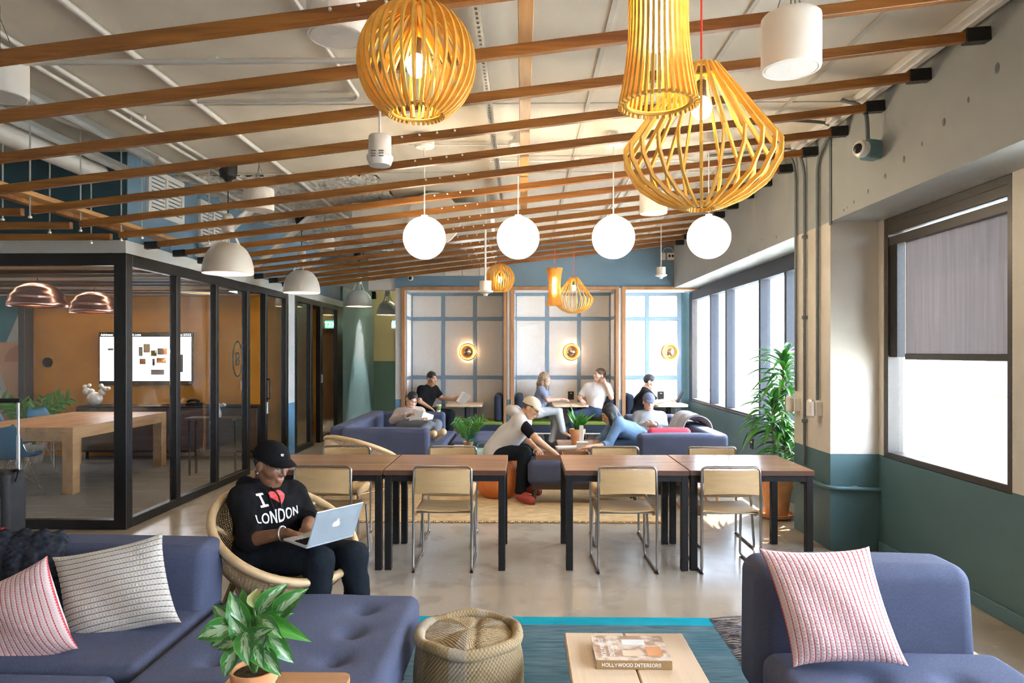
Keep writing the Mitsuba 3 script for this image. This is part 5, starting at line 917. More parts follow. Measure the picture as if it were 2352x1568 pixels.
JOINTS = {
    'laptop_man': dict(hipR=(-1.428, 3.620, 0.532), hipL=(-1.367, 3.780, 0.495), knR=(-1.029, 3.440, 0.542), knL=(-0.894, 3.600, 0.522), anR=(-1.050, 3.400, 0.095), anL=(-0.857, 3.600, 0.095), toR=(-0.935, 3.260, 0.045), toL=(-0.739, 3.480, 0.045), neck=(-1.447, 3.780, 0.863), shR=(-1.496, 3.620, 0.815), shL=(-1.313, 3.880, 0.794), elR=(-1.410, 3.500, 0.630), wrR=(-1.205, 3.450, 0.680), elL=(-1.188, 3.800, 0.658), wrL=(-1.142, 3.580, 0.666), head=(-1.390, 3.750, 0.984)),
    'reader': dict(hipR=(-1.649, 9.450, 0.573), hipL=(-1.488, 9.500, 0.556), knR=(-1.243, 9.050, 0.617), knL=(-1.158, 9.200, 0.618), anR=(-1.353, 8.820, 0.501), anL=(-1.131, 8.850, 0.497), toR=(-1.136, 8.720, 0.553), toL=(-1.021, 8.780, 0.568), neck=(-1.607, 9.780, 0.787), shR=(-1.761, 9.700, 0.732), shL=(-1.473, 9.850, 0.738), elR=(-1.804, 9.500, 0.640), wrR=(-1.566, 9.350, 0.733), elL=(-1.355, 9.550, 0.624), wrL=(-1.328, 9.320, 0.683), head=(-1.578, 9.720, 0.916)),
    'polo_man': dict(hipR=(-1.653, 11.250, 0.615), hipL=(-1.653, 11.500, 0.593), knR=(-1.180, 11.200, 0.570), knL=(-1.221, 11.450, 0.562), anR=(-1.211, 11.150, 0.095), anL=(-1.260, 11.400, 0.095), toR=(-1.047, 11.080, 0.045), toL=(-1.087, 11.350, 0.045), neck=(-1.563, 11.380, 1.018), shR=(-1.660, 11.200, 0.984), shL=(-1.490, 11.550, 0.973), elR=(-1.678, 11.080, 0.800), wrR=(-1.518, 11.100, 0.699), elL=(-1.372, 11.550, 0.818), wrL=(-1.155, 11.450, 0.803), head=(-1.510, 11.360, 1.157)),
    'tee_woman': dict(hipR=(0.251, 11.250, 0.610), hipL=(0.279, 11.500, 0.588), knR=(0.593, 11.220, 0.642), knL=(0.589, 11.420, 0.610), anR=(0.671, 11.200, 0.287), anL=(0.477, 11.350, 0.095), toR=(0.767, 11.150, 0.236), toL=(0.583, 11.300, 0.045), neck=(0.326, 11.380, 1.034), shR=(0.308, 11.220, 0.978), shL=(0.346, 11.540, 0.975), elR=(0.405, 11.150, 0.811), wrR=(0.621, 11.200, 0.822), elL=(0.454, 11.500, 0.808), wrL=(0.657, 11.450, 0.812), head=(0.377, 11.370, 1.158)),
    'white_man': dict(hipR=(1.201, 11.500, 0.619), hipL=(1.196, 11.250, 0.633), knR=(0.892, 11.480, 0.562), knL=(0.856, 11.200, 0.566), anR=(0.817, 11.450, 0.095), anL=(0.785, 11.200, 0.095), toR=(0.697, 11.400, 0.045), toL=(0.668, 11.150, 0.045), neck=(1.246, 11.380, 1.071), shR=(1.091, 11.420, 1.018), shL=(1.417, 11.300, 1.032), elR=(0.953, 11.420, 0.836), wrR=(0.974, 11.250, 0.805), elL=(1.451, 11.180, 0.853), wrL=(1.357, 11.220, 1.100), head=(1.280, 11.360, 1.217)),
    'tablet_man': dict(hipR=(1.860, 11.250, 0.598), hipL=(1.931, 11.500, 0.576), knR=(2.243, 11.200, 0.589), knL=(2.307, 11.450, 0.566), anR=(2.207, 11.200, 0.095), anL=(2.271, 11.450, 0.095), toR=(2.339, 11.150, 0.045), toL=(2.405, 11.400, 0.045), neck=(2.048, 11.380, 0.985), shR=(2.001, 11.200, 0.923), shL=(2.100, 11.550, 0.917), elR=(2.110, 11.100, 0.774), wrR=(2.356, 11.200, 0.810), elL=(2.252, 11.500, 0.759), wrL=(2.410, 11.420, 0.802), head=(2.109, 11.360, 1.109)),
    'grey_man': dict(hipR=(1.577, 9.050, 0.495), hipL=(1.772, 9.050, 0.495), knR=(1.477, 8.600, 0.594), knL=(1.717, 8.600, 0.594), anR=(1.468, 8.550, 0.109), anL=(1.707, 8.550, 0.109), toR=(1.428, 8.380, 0.059), toL=(1.683, 8.380, 0.059), neck=(1.743, 9.420, 0.767), shR=(1.584, 9.400, 0.721), shL=(1.906, 9.400, 0.716), elR=(1.518, 9.180, 0.584), wrR=(1.679, 8.980, 0.641), elL=(1.908, 9.180, 0.573), wrL=(1.718, 8.950, 0.655), head=(1.726, 9.360, 0.921)),
    'denim_woman': dict(hipR=(1.453, 8.220, 0.534), hipL=(1.421, 8.040, 0.547), knR=(1.054, 8.200, 0.494), knL=(1.023, 7.960, 0.506), anR=(1.174, 8.200, 0.109), anL=(1.138, 7.950, 0.109), toR=(1.033, 8.200, 0.059), toL=(1.002, 7.950, 0.059), neck=(1.106, 8.050, 0.811), shR=(1.109, 8.220, 0.742), shL=(1.103, 7.880, 0.763), elR=(0.930, 8.120, 0.556), wrR=(0.750, 7.850, 0.490), elL=(0.973, 7.800, 0.538), wrL=(0.721, 7.600, 0.545), head=(1.016, 8.020, 0.875)),
    'cap_man': dict(hipR=(-0.307, 7.400, 0.505), hipL=(-0.291, 7.600, 0.494), knR=(0.023, 7.220, 0.532), knL=(0.087, 7.550, 0.512), anR=(-0.023, 7.180, 0.109), anL=(0.048, 7.600, 0.109), toR=(0.086, 7.100, 0.059), toL=(0.173, 7.550, 0.059), neck=(-0.033, 7.440, 0.926), shR=(-0.019, 7.270, 0.849), shL=(0.029, 7.600, 0.839), elR=(0.156, 7.180, 0.675), wrR=(0.350, 7.220, 0.523), elL=(0.058, 7.620, 0.609), wrL=(0.151, 7.420, 0.550), head=(0.090, 7.420, 0.994)),
}
# ---------------------------------------------------------------- people: one continuous body each, clothing and hair as its children
class SDF:
    def __init__(s): s.p = []
    def cap(s, a, b, ra, rb=None, k=.02, flat=False):
        a, b = np.asarray(a, float), np.asarray(b, float); rb = ra if rb is None else rb; d = b - a; L2 = d @ d + 1e-12; u = d / math.sqrt(L2)
        def fn(X, Y, Z, o):
            t = ((X - a[0]) * d[0] + (Y - a[1]) * d[1] + (Z - a[2]) * d[2]) / L2; c = np.clip(t, 0, 1)
            q = np.sqrt((X - a[0] - c * d[0]) ** 2 + (Y - a[1] - c * d[1]) ** 2 + (Z - a[2] - c * d[2]) ** 2) - (ra + (rb - ra) * c) - o
            return np.maximum(q, (t - 1) * math.sqrt(L2)) if flat else q
        r = max(ra, rb); s.p.append((fn, np.minimum(a, b) - r, np.maximum(a, b) + r, k, 1)); return s
    def ell(s, c, R, r, k=.02, op=1):
        c, R, r = np.asarray(c, float), np.asarray(R, float), np.asarray(r, float)
        def fn(X, Y, Z, o):
            x, y, z = X - c[0], Y - c[1], Z - c[2]; q = [(x * R[0, i] + y * R[1, i] + z * R[2, i]) for i in range(3)]; rr = r + o * op
            k0 = np.sqrt(sum((a / b) ** 2 for a, b in zip(q, rr))); k1 = np.sqrt(sum((a / b ** 2) ** 2 for a, b in zip(q, rr))); return k0 * (k0 - 1) / (k1 + 1e-9)
        m = r.max(); s.p.append((fn, c - m, c + m, k, op)); return s
    def plane(s, p, n, k=.004):      # keeps the side the normal points away from
        p, n = np.asarray(p, float), nrm(n); fn = lambda X, Y, Z, o: (X - p[0]) * n[0] + (Y - p[1]) * n[1] + (Z - p[2]) * n[2]
        s.p.append((fn, None, None, k, 0)); return s
    def mesh(s, lo, hi, h, off=0.0, noise=0.0, freq=20.0):
        lo, hi = np.asarray(lo, float), np.asarray(hi, float); n = np.ceil((hi - lo) / h).astype(int) + 1; ax = [lo[i] + h * np.arange(n[i]) for i in range(3)]
        D = np.full(n, .2, np.float32); M = off + .03 + 2 * h
        for fn, a, b, k, op in s.p:
            if a is None: sl = (slice(None),) * 3
            else:
                i0 = np.clip(np.floor((a - M - k - lo) / h).astype(int), 0, n); i1 = np.clip(np.ceil((b + M + k - lo) / h).astype(int) + 1, 0, n)
                if (i1 <= i0).any(): continue
                sl = tuple(slice(x, y) for x, y in zip(i0, i1))
            X, Y, Z = ax[0][sl[0]][:, None, None], ax[1][sl[1]][None, :, None], ax[2][sl[2]][None, None, :]
            d = fn(X, Y, Z, off); o = D[sl]
            if op == 1: hh = np.clip(.5 + .5 * (o - d) / k, 0, 1); D[sl] = o * (1 - hh) + d * hh - k * hh * (1 - hh)
            else:
                d = d if op == 0 else -d; hh = np.clip(.5 + .5 * (d - o) / k, 0, 1); D[sl] = o * (1 - hh) + d * hh + k * hh * (1 - hh)
        if noise:
            G = np.stack(np.meshgrid(*[a[::2] for a in ax], indexing='ij'), -1) * freq; w = meshkit.fbm(G * A(1, 1, .7), 2) - .5
            for i in range(3): w = np.repeat(w, 2, i)
            D += (noise * w[:n[0], :n[1], :n[2]]).astype(np.float32)
        return nets(D, lo, h)
def nets(D, lo, h):
    D = np.pad(D, 1, constant_values=.2); S = D < 0; n = np.array(D.shape) - 1
    cnt = sum(S[i:n[0] + i, j:n[1] + j, k:n[2] + k].astype(np.int8) for i in (0, 1) for j in (0, 1) for k in (0, 1)); act = np.argwhere((cnt > 0) & (cnt < 8))
    if not len(act): return None
    idx = -np.ones(n, int); idx[tuple(act.T)] = np.arange(len(act)); sm, ct = np.zeros((len(act), 3)), np.zeros(len(act))
    C = {(i, j, k): D[act[:, 0] + i, act[:, 1] + j, act[:, 2] + k] for i in (0, 1) for j in (0, 1) for k in (0, 1)}
    for c in C:
        for x in range(3):
            if c[x] == 0:
                e = tuple(1 if y == x else c[y] for y in range(3)); a, b = C[c], C[e]; m = (a < 0) != (b < 0); t = np.where(m, a / np.where(m, a - b, 1), 0)
                P = np.tile(np.array(c, float), (len(act), 1)); P[:, x] += t; sm[m] += P[m]; ct[m] += 1
    v = (act + sm / ct[:, None] - 1) * h + lo; F_ = []
    for x in range(3):
        y, z = (x + 1) % 3, (x + 2) % 3; a = [slice(None)] * 3; b = [slice(None)] * 3; a[x], b[x] = slice(0, -1), slice(1, None); A_, B_ = S[tuple(a)], S[tuple(b)]
        e = np.argwhere(A_ != B_); e = e[(e[:, y] > 0) & (e[:, z] > 0) & (e[:, y] < n[y]) & (e[:, z] < n[z])]; fl = A_[tuple(e.T)]
        q = []
        for dy, dz in ((1, 1), (0, 1), (0, 0), (1, 0)):
            w = e.copy(); w[:, y] -= dy; w[:, z] -= dz; q.append(idx[tuple(w.T)])
        q = np.stack(q, 1); q[~fl] = q[~fl][:, ::-1]; F_.append(q)
    q = np.vstack(F_); q = q[(q >= 0).all(1)]; return tm(v, np.vstack([q[:, [0, 1, 2]], q[:, [0, 2, 3]]]))
def face_mats():
    mat('skin_dark', speck((.165, .075, .040), (.22, .105, .058), 30), .42, spec=.4); mat('skin_light', speck((.56, .33, .22), (.64, .40, .29), 30), .48, spec=.35); mat('skin_tan', speck((.42, .225, .125), (.49, .27, .16), 30), .48, spec=.35)
    mat('hair_black', (.010, .009, .010), .62); mat('hair_brown', speck((.045, .022, .012), (.10, .055, .03), 60), .5); mat('hair_blond', speck((.15, .09, .05), (.36, .25, .15), 60), .5); mat('lip', (.33, .12, .09), .4); mat('eye_white', (.6, .58, .55), .2); mat('eye_dark', (.02, .012, .008), .15)
    mat('black_cotton', weave((.0045, .0045, .005), (.010, .010, .011)), .9, spec=.1); mat('black_denim', weave((.005, .007, .009), (.012, .016, .021)), .85, spec=.1); mat('denim', weave((.09, .16, .27), (.16, .25, .38)), .8, spec=.15); mat('dark_denim', weave((.02, .035, .065), (.04, .06, .10)), .8, spec=.15)
    mat('grey_jersey', weave((.22, .23, .245), (.30, .31, .33)), .85, spec=.15); mat('blue_grey_tee', weave((.16, .18, .24), (.22, .24, .31)), .85, spec=.15); mat('pale_jersey', weave((.50, .47, .45), (.60, .57, .54)), .85, spec=.15); mat('white_cotton', (.76, .74, .72), .85, spec=.15); mat('beige_shirt', weave((.36, .28, .24), (.46, .37, .33)), .85, spec=.15); mat('khaki_cap', (.62, .53, .40), .8, spec=.15); mat('slate_cap', (.13, .14, .20), .8, spec=.15); mat('pale_trousers', weave((.48, .52, .56), (.58, .61, .64)), .85, spec=.15); mat('grey_trousers', weave((.10, .11, .13), (.17, .18, .20)), .85, spec=.15)
    mat('sole_tan', (.55, .40, .24), .7); mat('red_shoe', (.34, .05, .04), .6); mat('brown_boot', (.05, .035, .03), .5); mat('silver', (.8, .8, .8), .2, metal=1.0); mat('laptop_shell', (.60, .66, .70), .32, metal=.35); mat('logo_white', (.9, .9, .9), .4)
face_mats()
def head_frame(c, f, up=(0, 0, 1)):
    f = nrm(f); u = nrm(np.asarray(up, float) - f * np.dot(up, f)); return np.asarray(c, float), f, u, np.cross(u, f)
def person(label, J, face, skin, hair, top, bottom, shoes, headup=(0, 0, 1), s=.95, build=1.0, sleeve=.5, hood=False, cap=None, long_hair=None, fine=.004, hands=None, group=None, vest=None, brim=None, top_mats=None, bare=(), curl=.45, belly=0.0, noise=.008, neckline=0):
    J = {k: np.asarray(v, float) for k, v in J.items()}; K = Kit(); hands = hands or {}
    hc, f, u, l = head_frame(J['head'], face, headup); H = lambda a, b, c: hc + s * (a * l + b * f + c * u); R = np.stack([l, f, u], 1)
    pel, nk = (J['hipL'] + J['hipR']) / 2, J['neck']; sp = nrm(nk - pel); shc = (J['shL'] + J['shR']) / 2; b_ = s * build
    fwd = nrm(np.cross(J['shR'] - J['shL'], sp)); fwd = fwd if np.dot(fwd, (J['knL'] + J['knR']) / 2 - pel) > 0 else -fwd
    def torso(S):
        S.cap(J['hipL'], J['hipR'], .105 * b_, k=.05); mid = pel + (shc - pel) * .5
        S.cap(pel + sp * .03 + fwd * belly, mid + fwd * (belly * .6 - .01), .112 * b_, .118 * b_, .06)
        for a in 'LR':
            h, q = J['hip' + a], J['sh' + a]; S.cap(h * .8 + pel * .2 + sp * .10, q * .62 + shc * .38 - sp * .10, .088 * b_, .098 * b_, .07); S.cap(nk - sp * .02, q - sp * .005, .050 * b_, .054 * b_, .04); S.cap(shc * .5 + q * .5 - sp * .06 - fwd * .01, q * .85 + shc * .15 - sp * .03, .075 * b_, .066 * b_, .05)
        S.cap(mid, shc - sp * .07 + fwd * .01, .112 * b_, .10 * b_, .06)
    def arm(S, a, t0=0.0, t1=1.0, r=(.050, .041, .027), flat=False, k=.03):
        p = [J['sh' + a], J['el' + a], J['wr' + a]]; m = t1 * 2
        e1 = p[0] + (p[1] - p[0]) * min(1, m); S.cap(p[0], e1, r[0] * b_, (r[0] + (r[1] - r[0]) * min(1, m)) * b_, k, flat and m <= 1)
        if m > 1: S.cap(p[1], p[1] + (p[2] - p[1]) * (m - 1), r[1] * b_, (r[1] + (r[2] - r[1]) * (m - 1)) * b_, .02, flat)
    def leg(S, a, r=(.088, .058, .038), k=.04, flat=False):
        S.cap(J['hip' + a], J['kn' + a], r[0] * b_, r[1] * b_, k); S.cap(J['kn' + a], J['an' + a], r[1] * b_, r[2] * b_, .02, flat)
    B = SDF(); torso(B); B.cap(nk - sp * .03, H(0, -.012, -.055), .056 * s, .052 * s, .025)
    for a in 'LR':
        arm(B, a); leg(B, a); heel = J['an' + a] - nrm(J['to' + a] - J['an' + a]) * .02; B.cap(heel - A(0, 0, 0), J['to' + a], .034 * s, .026 * s, .02)
    Hd = SDF(); Hd.ell(H(0, -.012, .028), R, A(.073, .094, .088) * s, .01).ell(H(0, .022, -.038), R, A(.060, .072, .082) * s, .03).ell(H(0, .055, -.097), R, A(.028, .026, .022) * s, .03).cap(H(.046, .012, -.075), H(.022, .052, -.10), .014 * s, k=.03).cap(H(-.046, .012, -.075), H(-.022, .052, -.10), .014 * s, k=.03)
    for e in (-1, 1): Hd.ell(H(e * .031, .100, .002), R, A(.019, .018, .012) * s, .016, -1)
    Hd.cap(H(-.034, .083, .022), H(.034, .083, .022), .011 * s, k=.016).cap(H(0, .088, .008), H(0, .108, -.032), .007 * s, .0125 * s, .012).cap(H(.011, .097, -.036), H(-.011, .097, -.036), .009 * s, k=.008).cap(H(-.017, .087, -.066), H(.017, .087, -.066), .0085 * s, k=.012).cap(H(-.013, .086, -.077), H(.013, .086, -.077), .0085 * s, k=.010)
    for e in (-1, 1): Hd.ell(H(e * .076, -.008, -.012), R, A(.010, .020, .032) * s, .012); Hd.cap(H(e * .040, .068, -.022), H(e * .050, .048, -.028), .018 * s, k=.03)
    Hd.cap(nk - sp * .02, H(0, -.012, -.055), .054 * s, .050 * s, .025)
    for q in Hd.p: B.p.append(q)
    HS = {}
    for a in 'LR':
        d, n, c, sc = hands.get(a, (None, None, curl, 1.0)); fd = nrm(J['wr' + a] - J['el' + a]); d = fd if d is None else nrm(d); n = A(0, 0, -1) if n is None else np.asarray(n, float); n = nrm(n - d * np.dot(n, d)); sc *= s
        t = np.cross(d, n) * (1 if a == 'R' else -1); w = J['wr' + a]; Sh = SDF(); Rh = np.stack([d, t, n], 1); Sh.cap(w - fd * .05, w + d * .01, .028 * b_, .026 * b_, .02).ell(w + d * .048 * sc, Rh, A(.050, .040, .017) * sc, .02)
        for o, ln, r in ((.029, .95, .0098), (.010, 1.05, .0100), (-.0095, .98, .0095), (-.028, .78, .0085)):
            p = w + d * .082 * sc + t * o * sc - d * (abs(o) * .25 * sc); ang = c * .6; dd = nrm(d + t * o * 3.0)
            for i, seg in enumerate((.042, .027, .021)):
                e = p + (dd * math.cos(ang) + n * math.sin(ang)) * seg * ln * sc; Sh.cap(p, e, r * (1 - .1 * i) * sc, r * (.9 - .1 * i) * sc, .004); p = e; ang += c
        p = w + d * .022 * sc + t * .026 * sc; q = p + (d * .62 + t * .62 + n * .35) * .045 * sc; Sh.cap(p, q, .0135 * sc, .0115 * sc, .012); Sh.cap(q, q + nrm(d * .9 + t * .2 + n * .35) * .034 * sc, .0110 * sc, .0085 * sc, .004)
        HS[a] = (Sh, w - d * .04 - .03, w)
    allp = np.array(list(J.values())); lo, hi = allp.min(0) - .2, allp.max(0) + .2; hm = .010 if fine > .003 else .007
    ms = [B.mesh(lo, hi, hm)]; hl, hh_ = hc - .16 * s - .02, hc + .16 * s + .02
    ms[0] = cutout(ms[0], hc, .105 * s, u)
    ms.append(Hd.mesh(hl, hh_, fine))
    for a in 'LR':
        Sh, q, w = HS[a]; ms.append(Sh.mesh(w - .23 * s, w + .23 * s, .003))
    K.add('body', cat([m for m in ms if m is not None]), skin, True)
    for e in (-1, 1):
        K.add('eye', ball(H(e * .031, .0825, .001), .0105 * s, 2, (1, 1, .62)), 'eye_white', True, parent='body'); K.add('iris', ball(H(e * .031, .0885, .0), .0056 * s, 2, (1, 1, .9)), 'eye_dark', True, parent='body')
        K.add('eyebrow', tube([H(e * .014, .095, .024), H(e * .032, .094, .030), H(e * .050, .081, .025)], [.0035 * s, .0042 * s, .002 * s], 6), hair, True, parent='body')
    K.add('lips', cat(tube([H(-.024, .0855, -.069), H(-.008, .0955, -.0665), H(0, .0955, -.0675), H(.008, .0955, -.0665), H(.024, .0855, -.069)], [.001, .0045 * s, .0045 * s, .0045 * s, .001], 6), tube([H(-.021, .0855, -.071), H(0, .0945, -.0775), H(.021, .0855, -.071)], [.001, .0058 * s, .001], 6)), 'lip', True, parent='body')
    # hair and cap
    G = SDF(); G.ell(H(0, -.016, .034), R, A(.080, .098, .092) * s, .01); G.ell(H(0, .105, -.030), R, A(.078, .060, .102) * s, .012, -1); G.plane(H(0, -.05, -.055), -u + f * .2, .01)
    for e in (-1, 1): G.ell(H(e * .082, .006, -.02), R, A(.03, .032, .042) * s, .008, -1)
    if long_hair is not None:
        G = SDF(); G.ell(H(0, -.02, .034), R, A(.084, .100, .094) * s, .01); G.ell(H(0, .115, -.04), R, A(.062, .068, .095) * s, .02, -1)
        for pts in long_hair:
            for i in range(len(pts) - 1): G.cap(H(*pts[i]), H(*pts[i + 1]), (.040 - .006 * i) * s, (.036 - .007 * i) * s, .03)
    reach = .16 if long_hair is None else .42
    K.add('hair', G.mesh(hc - reach, hc + reach, fine, 0, .012 if long_hair is None else .005, 75), hair, True)
    if cap:
        Cp = SDF(); Cp.ell(H(0, -.004, .038), R, A(.090, .113, .094) * s, .01); Cp.plane(H(0, .0, .030), -u + f * .10, .006)
        m1 = Cp.mesh(hc - .16, hc + .16, fine); br = brim if brim is not None else 0.0; G_ = []
        for x in np.linspace(-1, 1, 15):
            row = []
            for y in np.linspace(0, 1, 8):
                w = .080 * (1 - .12 * y ** 2); ed = math.sqrt(max(0, 1 - abs(x) ** 2.6)); row.append(H(x * w, .036 + .055 * ed * (1 - .2 * y) + .086 * y * (.35 + .65 * ed), .053 - .016 * x * x - (.002 + br) * y - .005 * y * y))
            G_.append(row)
        cp = K.add('cap', cat(m1, ball(H(0, -.008, .128), .007 * s, 1)), cap, True); K.add('visor', sheet(G_, .004), cap, 50, parent=cp)
        K.hc_ = H
    # clothing
    if top:
        S = SDF(); torso(S)
        if vest is None:
            for a in 'LR': arm(S, a, 0, sleeve, (.055, .046, .031), True)
            K.add('shirt', S.mesh(lo, hi, .008 if fine > .003 else .006, .013, noise, 16), top, True)
        else:
            V = SDF()
            for a in 'LR': arm(V, a, 0, sleeve, (.055, .046, .031), True)
            K.add('shirt', V.mesh(lo, hi, .008, .012, noise, 16), vest, True); K.add('vest', S.mesh(lo, hi, .008, .022, noise, 16), top, True)
        if hood:
            Q = SDF(); bk = nk - fwd * .085 + sp * .01; Q.cap(nk + (J['shL'] - shc) * .36 + fwd * .045 + sp * .0, nk + (J['shL'] - shc) * .42 - fwd * .06 + sp * .01, .028, .046, .03).cap(nk + (J['shR'] - shc) * .36 + fwd * .045, nk + (J['shR'] - shc) * .42 - fwd * .06 + sp * .01, .028, .046, .03).cap(nk + (J['shL'] - shc) * .42 - fwd * .06, bk - fwd * .02 - sp * .03, .046, .052, .03).cap(nk + (J['shR'] - shc) * .42 - fwd * .06, bk - fwd * .02 - sp * .03, .046, .052, .03).cap(nk + (J['shL'] - shc) * .36 + fwd * .045, nk + fwd * .075 - sp * .03, .022, .016, .03).cap(nk + (J['shR'] - shc) * .36 + fwd * .045, nk + fwd * .075 - sp * .03, .022, .016, .03)
            K.add('hood', Q.mesh(lo, hi, .006, .0, .010, 25), top, True)
    S = SDF(); S.cap(J['hipL'], J['hipR'], .108 * b_, k=.05)
    for a in 'LR': leg(S, a, (.092, .066, .052), .05, True)
    K.add('trousers', S.mesh(lo, hi, .009 if fine > .003 else .007, .010, noise, 16), bottom, True)
    for a in 'LR':
        if a in bare: continue
        d = nrm((J['to' + a] - J['an' + a])); S = SDF(); an, to = J['an' + a], J['to' + a]; S.cap(an, an - A(0, 0, .0) + d * .0, .045 * s, k=.01).cap(an - d * .015 - A(0, 0, .03 if an[2] < .2 else 0), to, .043 * s, .036 * s, .03).cap(an * .5 + to * .5, to, .044 * s, .038 * s, .03); K.add('shoe', S.mesh(lo, hi, .007, .004), shoes, True)
    key = place(K, 'person', label, 'person', group); return key, H, (fwd, sp, shc, pel, nk), J
def cutout(m, c, r, u):     # leaves out the coarse head, which the fine one replaces
    v, f = np.asarray(m.vertices), np.asarray(m.faces); d = v - c; keep = ~(((d @ u) > -.085) & (np.linalg.norm(d, axis=1) < r * 1.6)); return tm(v, f[keep[f].any(1)])
# ---------------------------------------------------------------- the nine people and what they hold
def wrap_print(K_key, name, mesh, m, O, ul, uv_, fwd, verts, lift=.003):
    mm = trimesh.Trimesh(mesh.vertices, mesh.faces); mm = mm.subdivide_to_size(.010) if len(mm.faces) < 9000 else mm
    from scipy.spatial import cKDTree
    rel = verts - O; P2, w = np.c_[rel @ ul, rel @ uv_], rel @ fwd; ok = w > -.02; tr = cKDTree(P2[ok]); w = w[ok]; v = np.array(mm.vertices)
    dd, ii = tr.query(v[:, :2], k=10); ww = w[ii]; top = np.sort(ww, 1)[:, -6:].mean(1); top = np.minimum(top, np.median(top) + .06)
    V = O + v[:, :1] * ul + v[:, 1:2] * uv_ + (top + lift + v[:, 2])[:, None] * fwd; key = K_key + '__' + name; i, k2 = 0, key
    while k2 in scene:
        i += 1; k2 = f'{key}_{i:03d}'
    scene[k2] = mikit.ply(tm(V, mm.faces), 'mat_' + m, False); return k2
def mesh_verts(key): return np.asarray(meshkit.WRITTEN[scene[key]['filename']][0], float)
J = JOINTS['laptop_man']
key, H, (fwd, sp, shc, pel, nk), JJ = person('man in black cap and black printed hoodie typing on a laptop in the basket chair', J, (.90, -.42, -.22), 'skin_dark', 'hair_black', 'black_cotton', 'black_denim', 'black_satin', headup=(.05, -.02, 1), s=.98, sleeve=.60, hood=True, cap='black_cotton', fine=.0028, brim=.016, build=1.0,
    hands={'R': ((.95, -.12, -.10), (.1, -.1, -1), .38, 1.0), 'L': ((.5, -.75, -.1), (0, 0, -1), .38, 1.0)}, noise=.024, belly=.015)
ul = nrm(JJ['shL'] - JJ['shR']); ul = nrm(ul - sp * (ul @ sp)); O = shc - sp * .085 - ul * .035; ul, sp0 = ul * math.cos(.12) + sp * math.sin(.12), sp; sp = sp * math.cos(.12) - ul * math.sin(.12); sv = mesh_verts(key + '__shirt')
SK_ = 'mat_'; mat('print_red', (.70, .07, .07), .6)
wrap_print(key, 'shirt__print', cat(mv(text('I', .075, .001, True), TR(-.062, .03, 0)), mv(bx(-.022, .022, 0, .010, 0, .001), TR(-.062, .03, 0)), mv(bx(-.022, .022, 0, .010, 0, .001), TR(-.062, .095, 0))), 'print_white', O, ul, sp, fwd, sv)
hp = unary_union([Point(-.019, 0).buffer(.0215), Point(.019, 0).buffer(.0215), Polygon([(-.0385, -.010), (.0385, -.010), (0, -.058)])]).buffer(.003).buffer(-.002)
wrap_print(key, 'shirt__print', mv(prism(hp, .001), TR(.025, .082, 0)), 'print_red', O, ul, sp, fwd, sv)
lt = text('LONDON', .056, .001, True); v = np.array(lt.vertices); v[:, 0] *= .80; v[:, 1] = v[:, 1] * (1 + .25 * np.cos(v[:, 0] * 26)) - .012 * np.cos(v[:, 0] * 20) - .055
wrap_print(key, 'shirt__print', tm(v, lt.faces), 'print_white', O, ul, sp, fwd, sv)
for sgn in (-1, 1):
    c = np.array([(sgn * .022 + .004 * math.sin(i), .13 - .022 * i, .004) for i in range(7)]); wrap_print(key, 'shirt__drawstring', tube(c, .0035, 6), 'black_satin', O, ul, sp, fwd, sv, .004)
K_ = Kit(); cpn = nrm(np.cross(sp, ul)); wr, el = JJ['wrR'], JJ['elR']; dd = nrm(wr - el); e1 = nrm(np.cross(dd, (0, 0, 1))); e2 = np.cross(dd, e1)
scene[key + '__bracelet'] = mikit.ply(tube([wr - dd * .015 + .036 * (math.cos(t) * e1 + math.sin(t) * e2) for t in np.linspace(0, 2 * np.pi, 30)[:-1]], .0055, 6, True), 'mat_silver', True)
scene[key + '__earring'] = mikit.ply(ball(H(-.084, -.004, -.045), .006, 2), 'mat_silver', True)
hf = nrm(A(.90, -.42, -.22)); hu = nrm(A(.05, -.02, 1) - hf * np.dot(hf, (.05, -.02, 1))); hl_ = np.cross(hu, hf)
scene[key + '__cap__lettering'] = mikit.ply(mv(text('RIPL', .011, .002, True), frame(H(-.016, .096, .075), hl_, nrm(hu * .9 - hf * .45), hf)), 'mat_print_white', False)
# laptop
K = Kit(); W_, D_ = .28, .195
K.add('base', cat(bx(-W_ / 2, W_ / 2, 0, D_, 0, .011, .004)), 'laptop_shell', False); K.add('keyboard', bx(-.125, .125, .03, .12, .0105, .0115), 'black_satin', False, parent='base'); K.add('trackpad', bx(-.045, .045, .128, .195, .0108, .0114), 'galvanized', False, parent='base')
lidM = TR(0, 0, .010) @ RX(22); K.add('lid', mv(cat(bx(-W_ / 2, W_ / 2, -.004, .003, 0, D_, .003)), lidM), 'laptop_shell', False); K.add('screen', mv(bx(-W_ / 2 + .01, W_ / 2 - .01, .003, .0036, .015, D_ - .008), lidM), 'black_satin', False, parent='lid')
ap = unary_union([affinity.scale(Point(-.0085, .0).buffer(.0125), 1, 1.15), affinity.scale(Point(.0085, 0).buffer(.0125), 1, 1.15)]).difference(Point(.0235, .003).buffer(.0085)).difference(Point(0, -.019).buffer(.0055)).difference(Point(0, .0165).buffer(.005)); lf = affinity.rotate(affinity.scale(Point(0, 0).buffer(.0065), .55, 1.1), -32); ap = unary_union([ap, affinity.translate(lf, .004, .0215)])
K.add('emblem', mv(prism(ap, .0006), lidM @ TR(0, -.004, D_ * .52) @ RX(90)), 'logo_white', False, parent='lid', emitter=emit(.9, .9, .92))
for r in range(4):
    for q in range(11): K.add('key', cbx((-.115 + .023 * q, .042 + .022 * r, .0125), .018, .017, .003), 'black_cotton', False, parent='base')
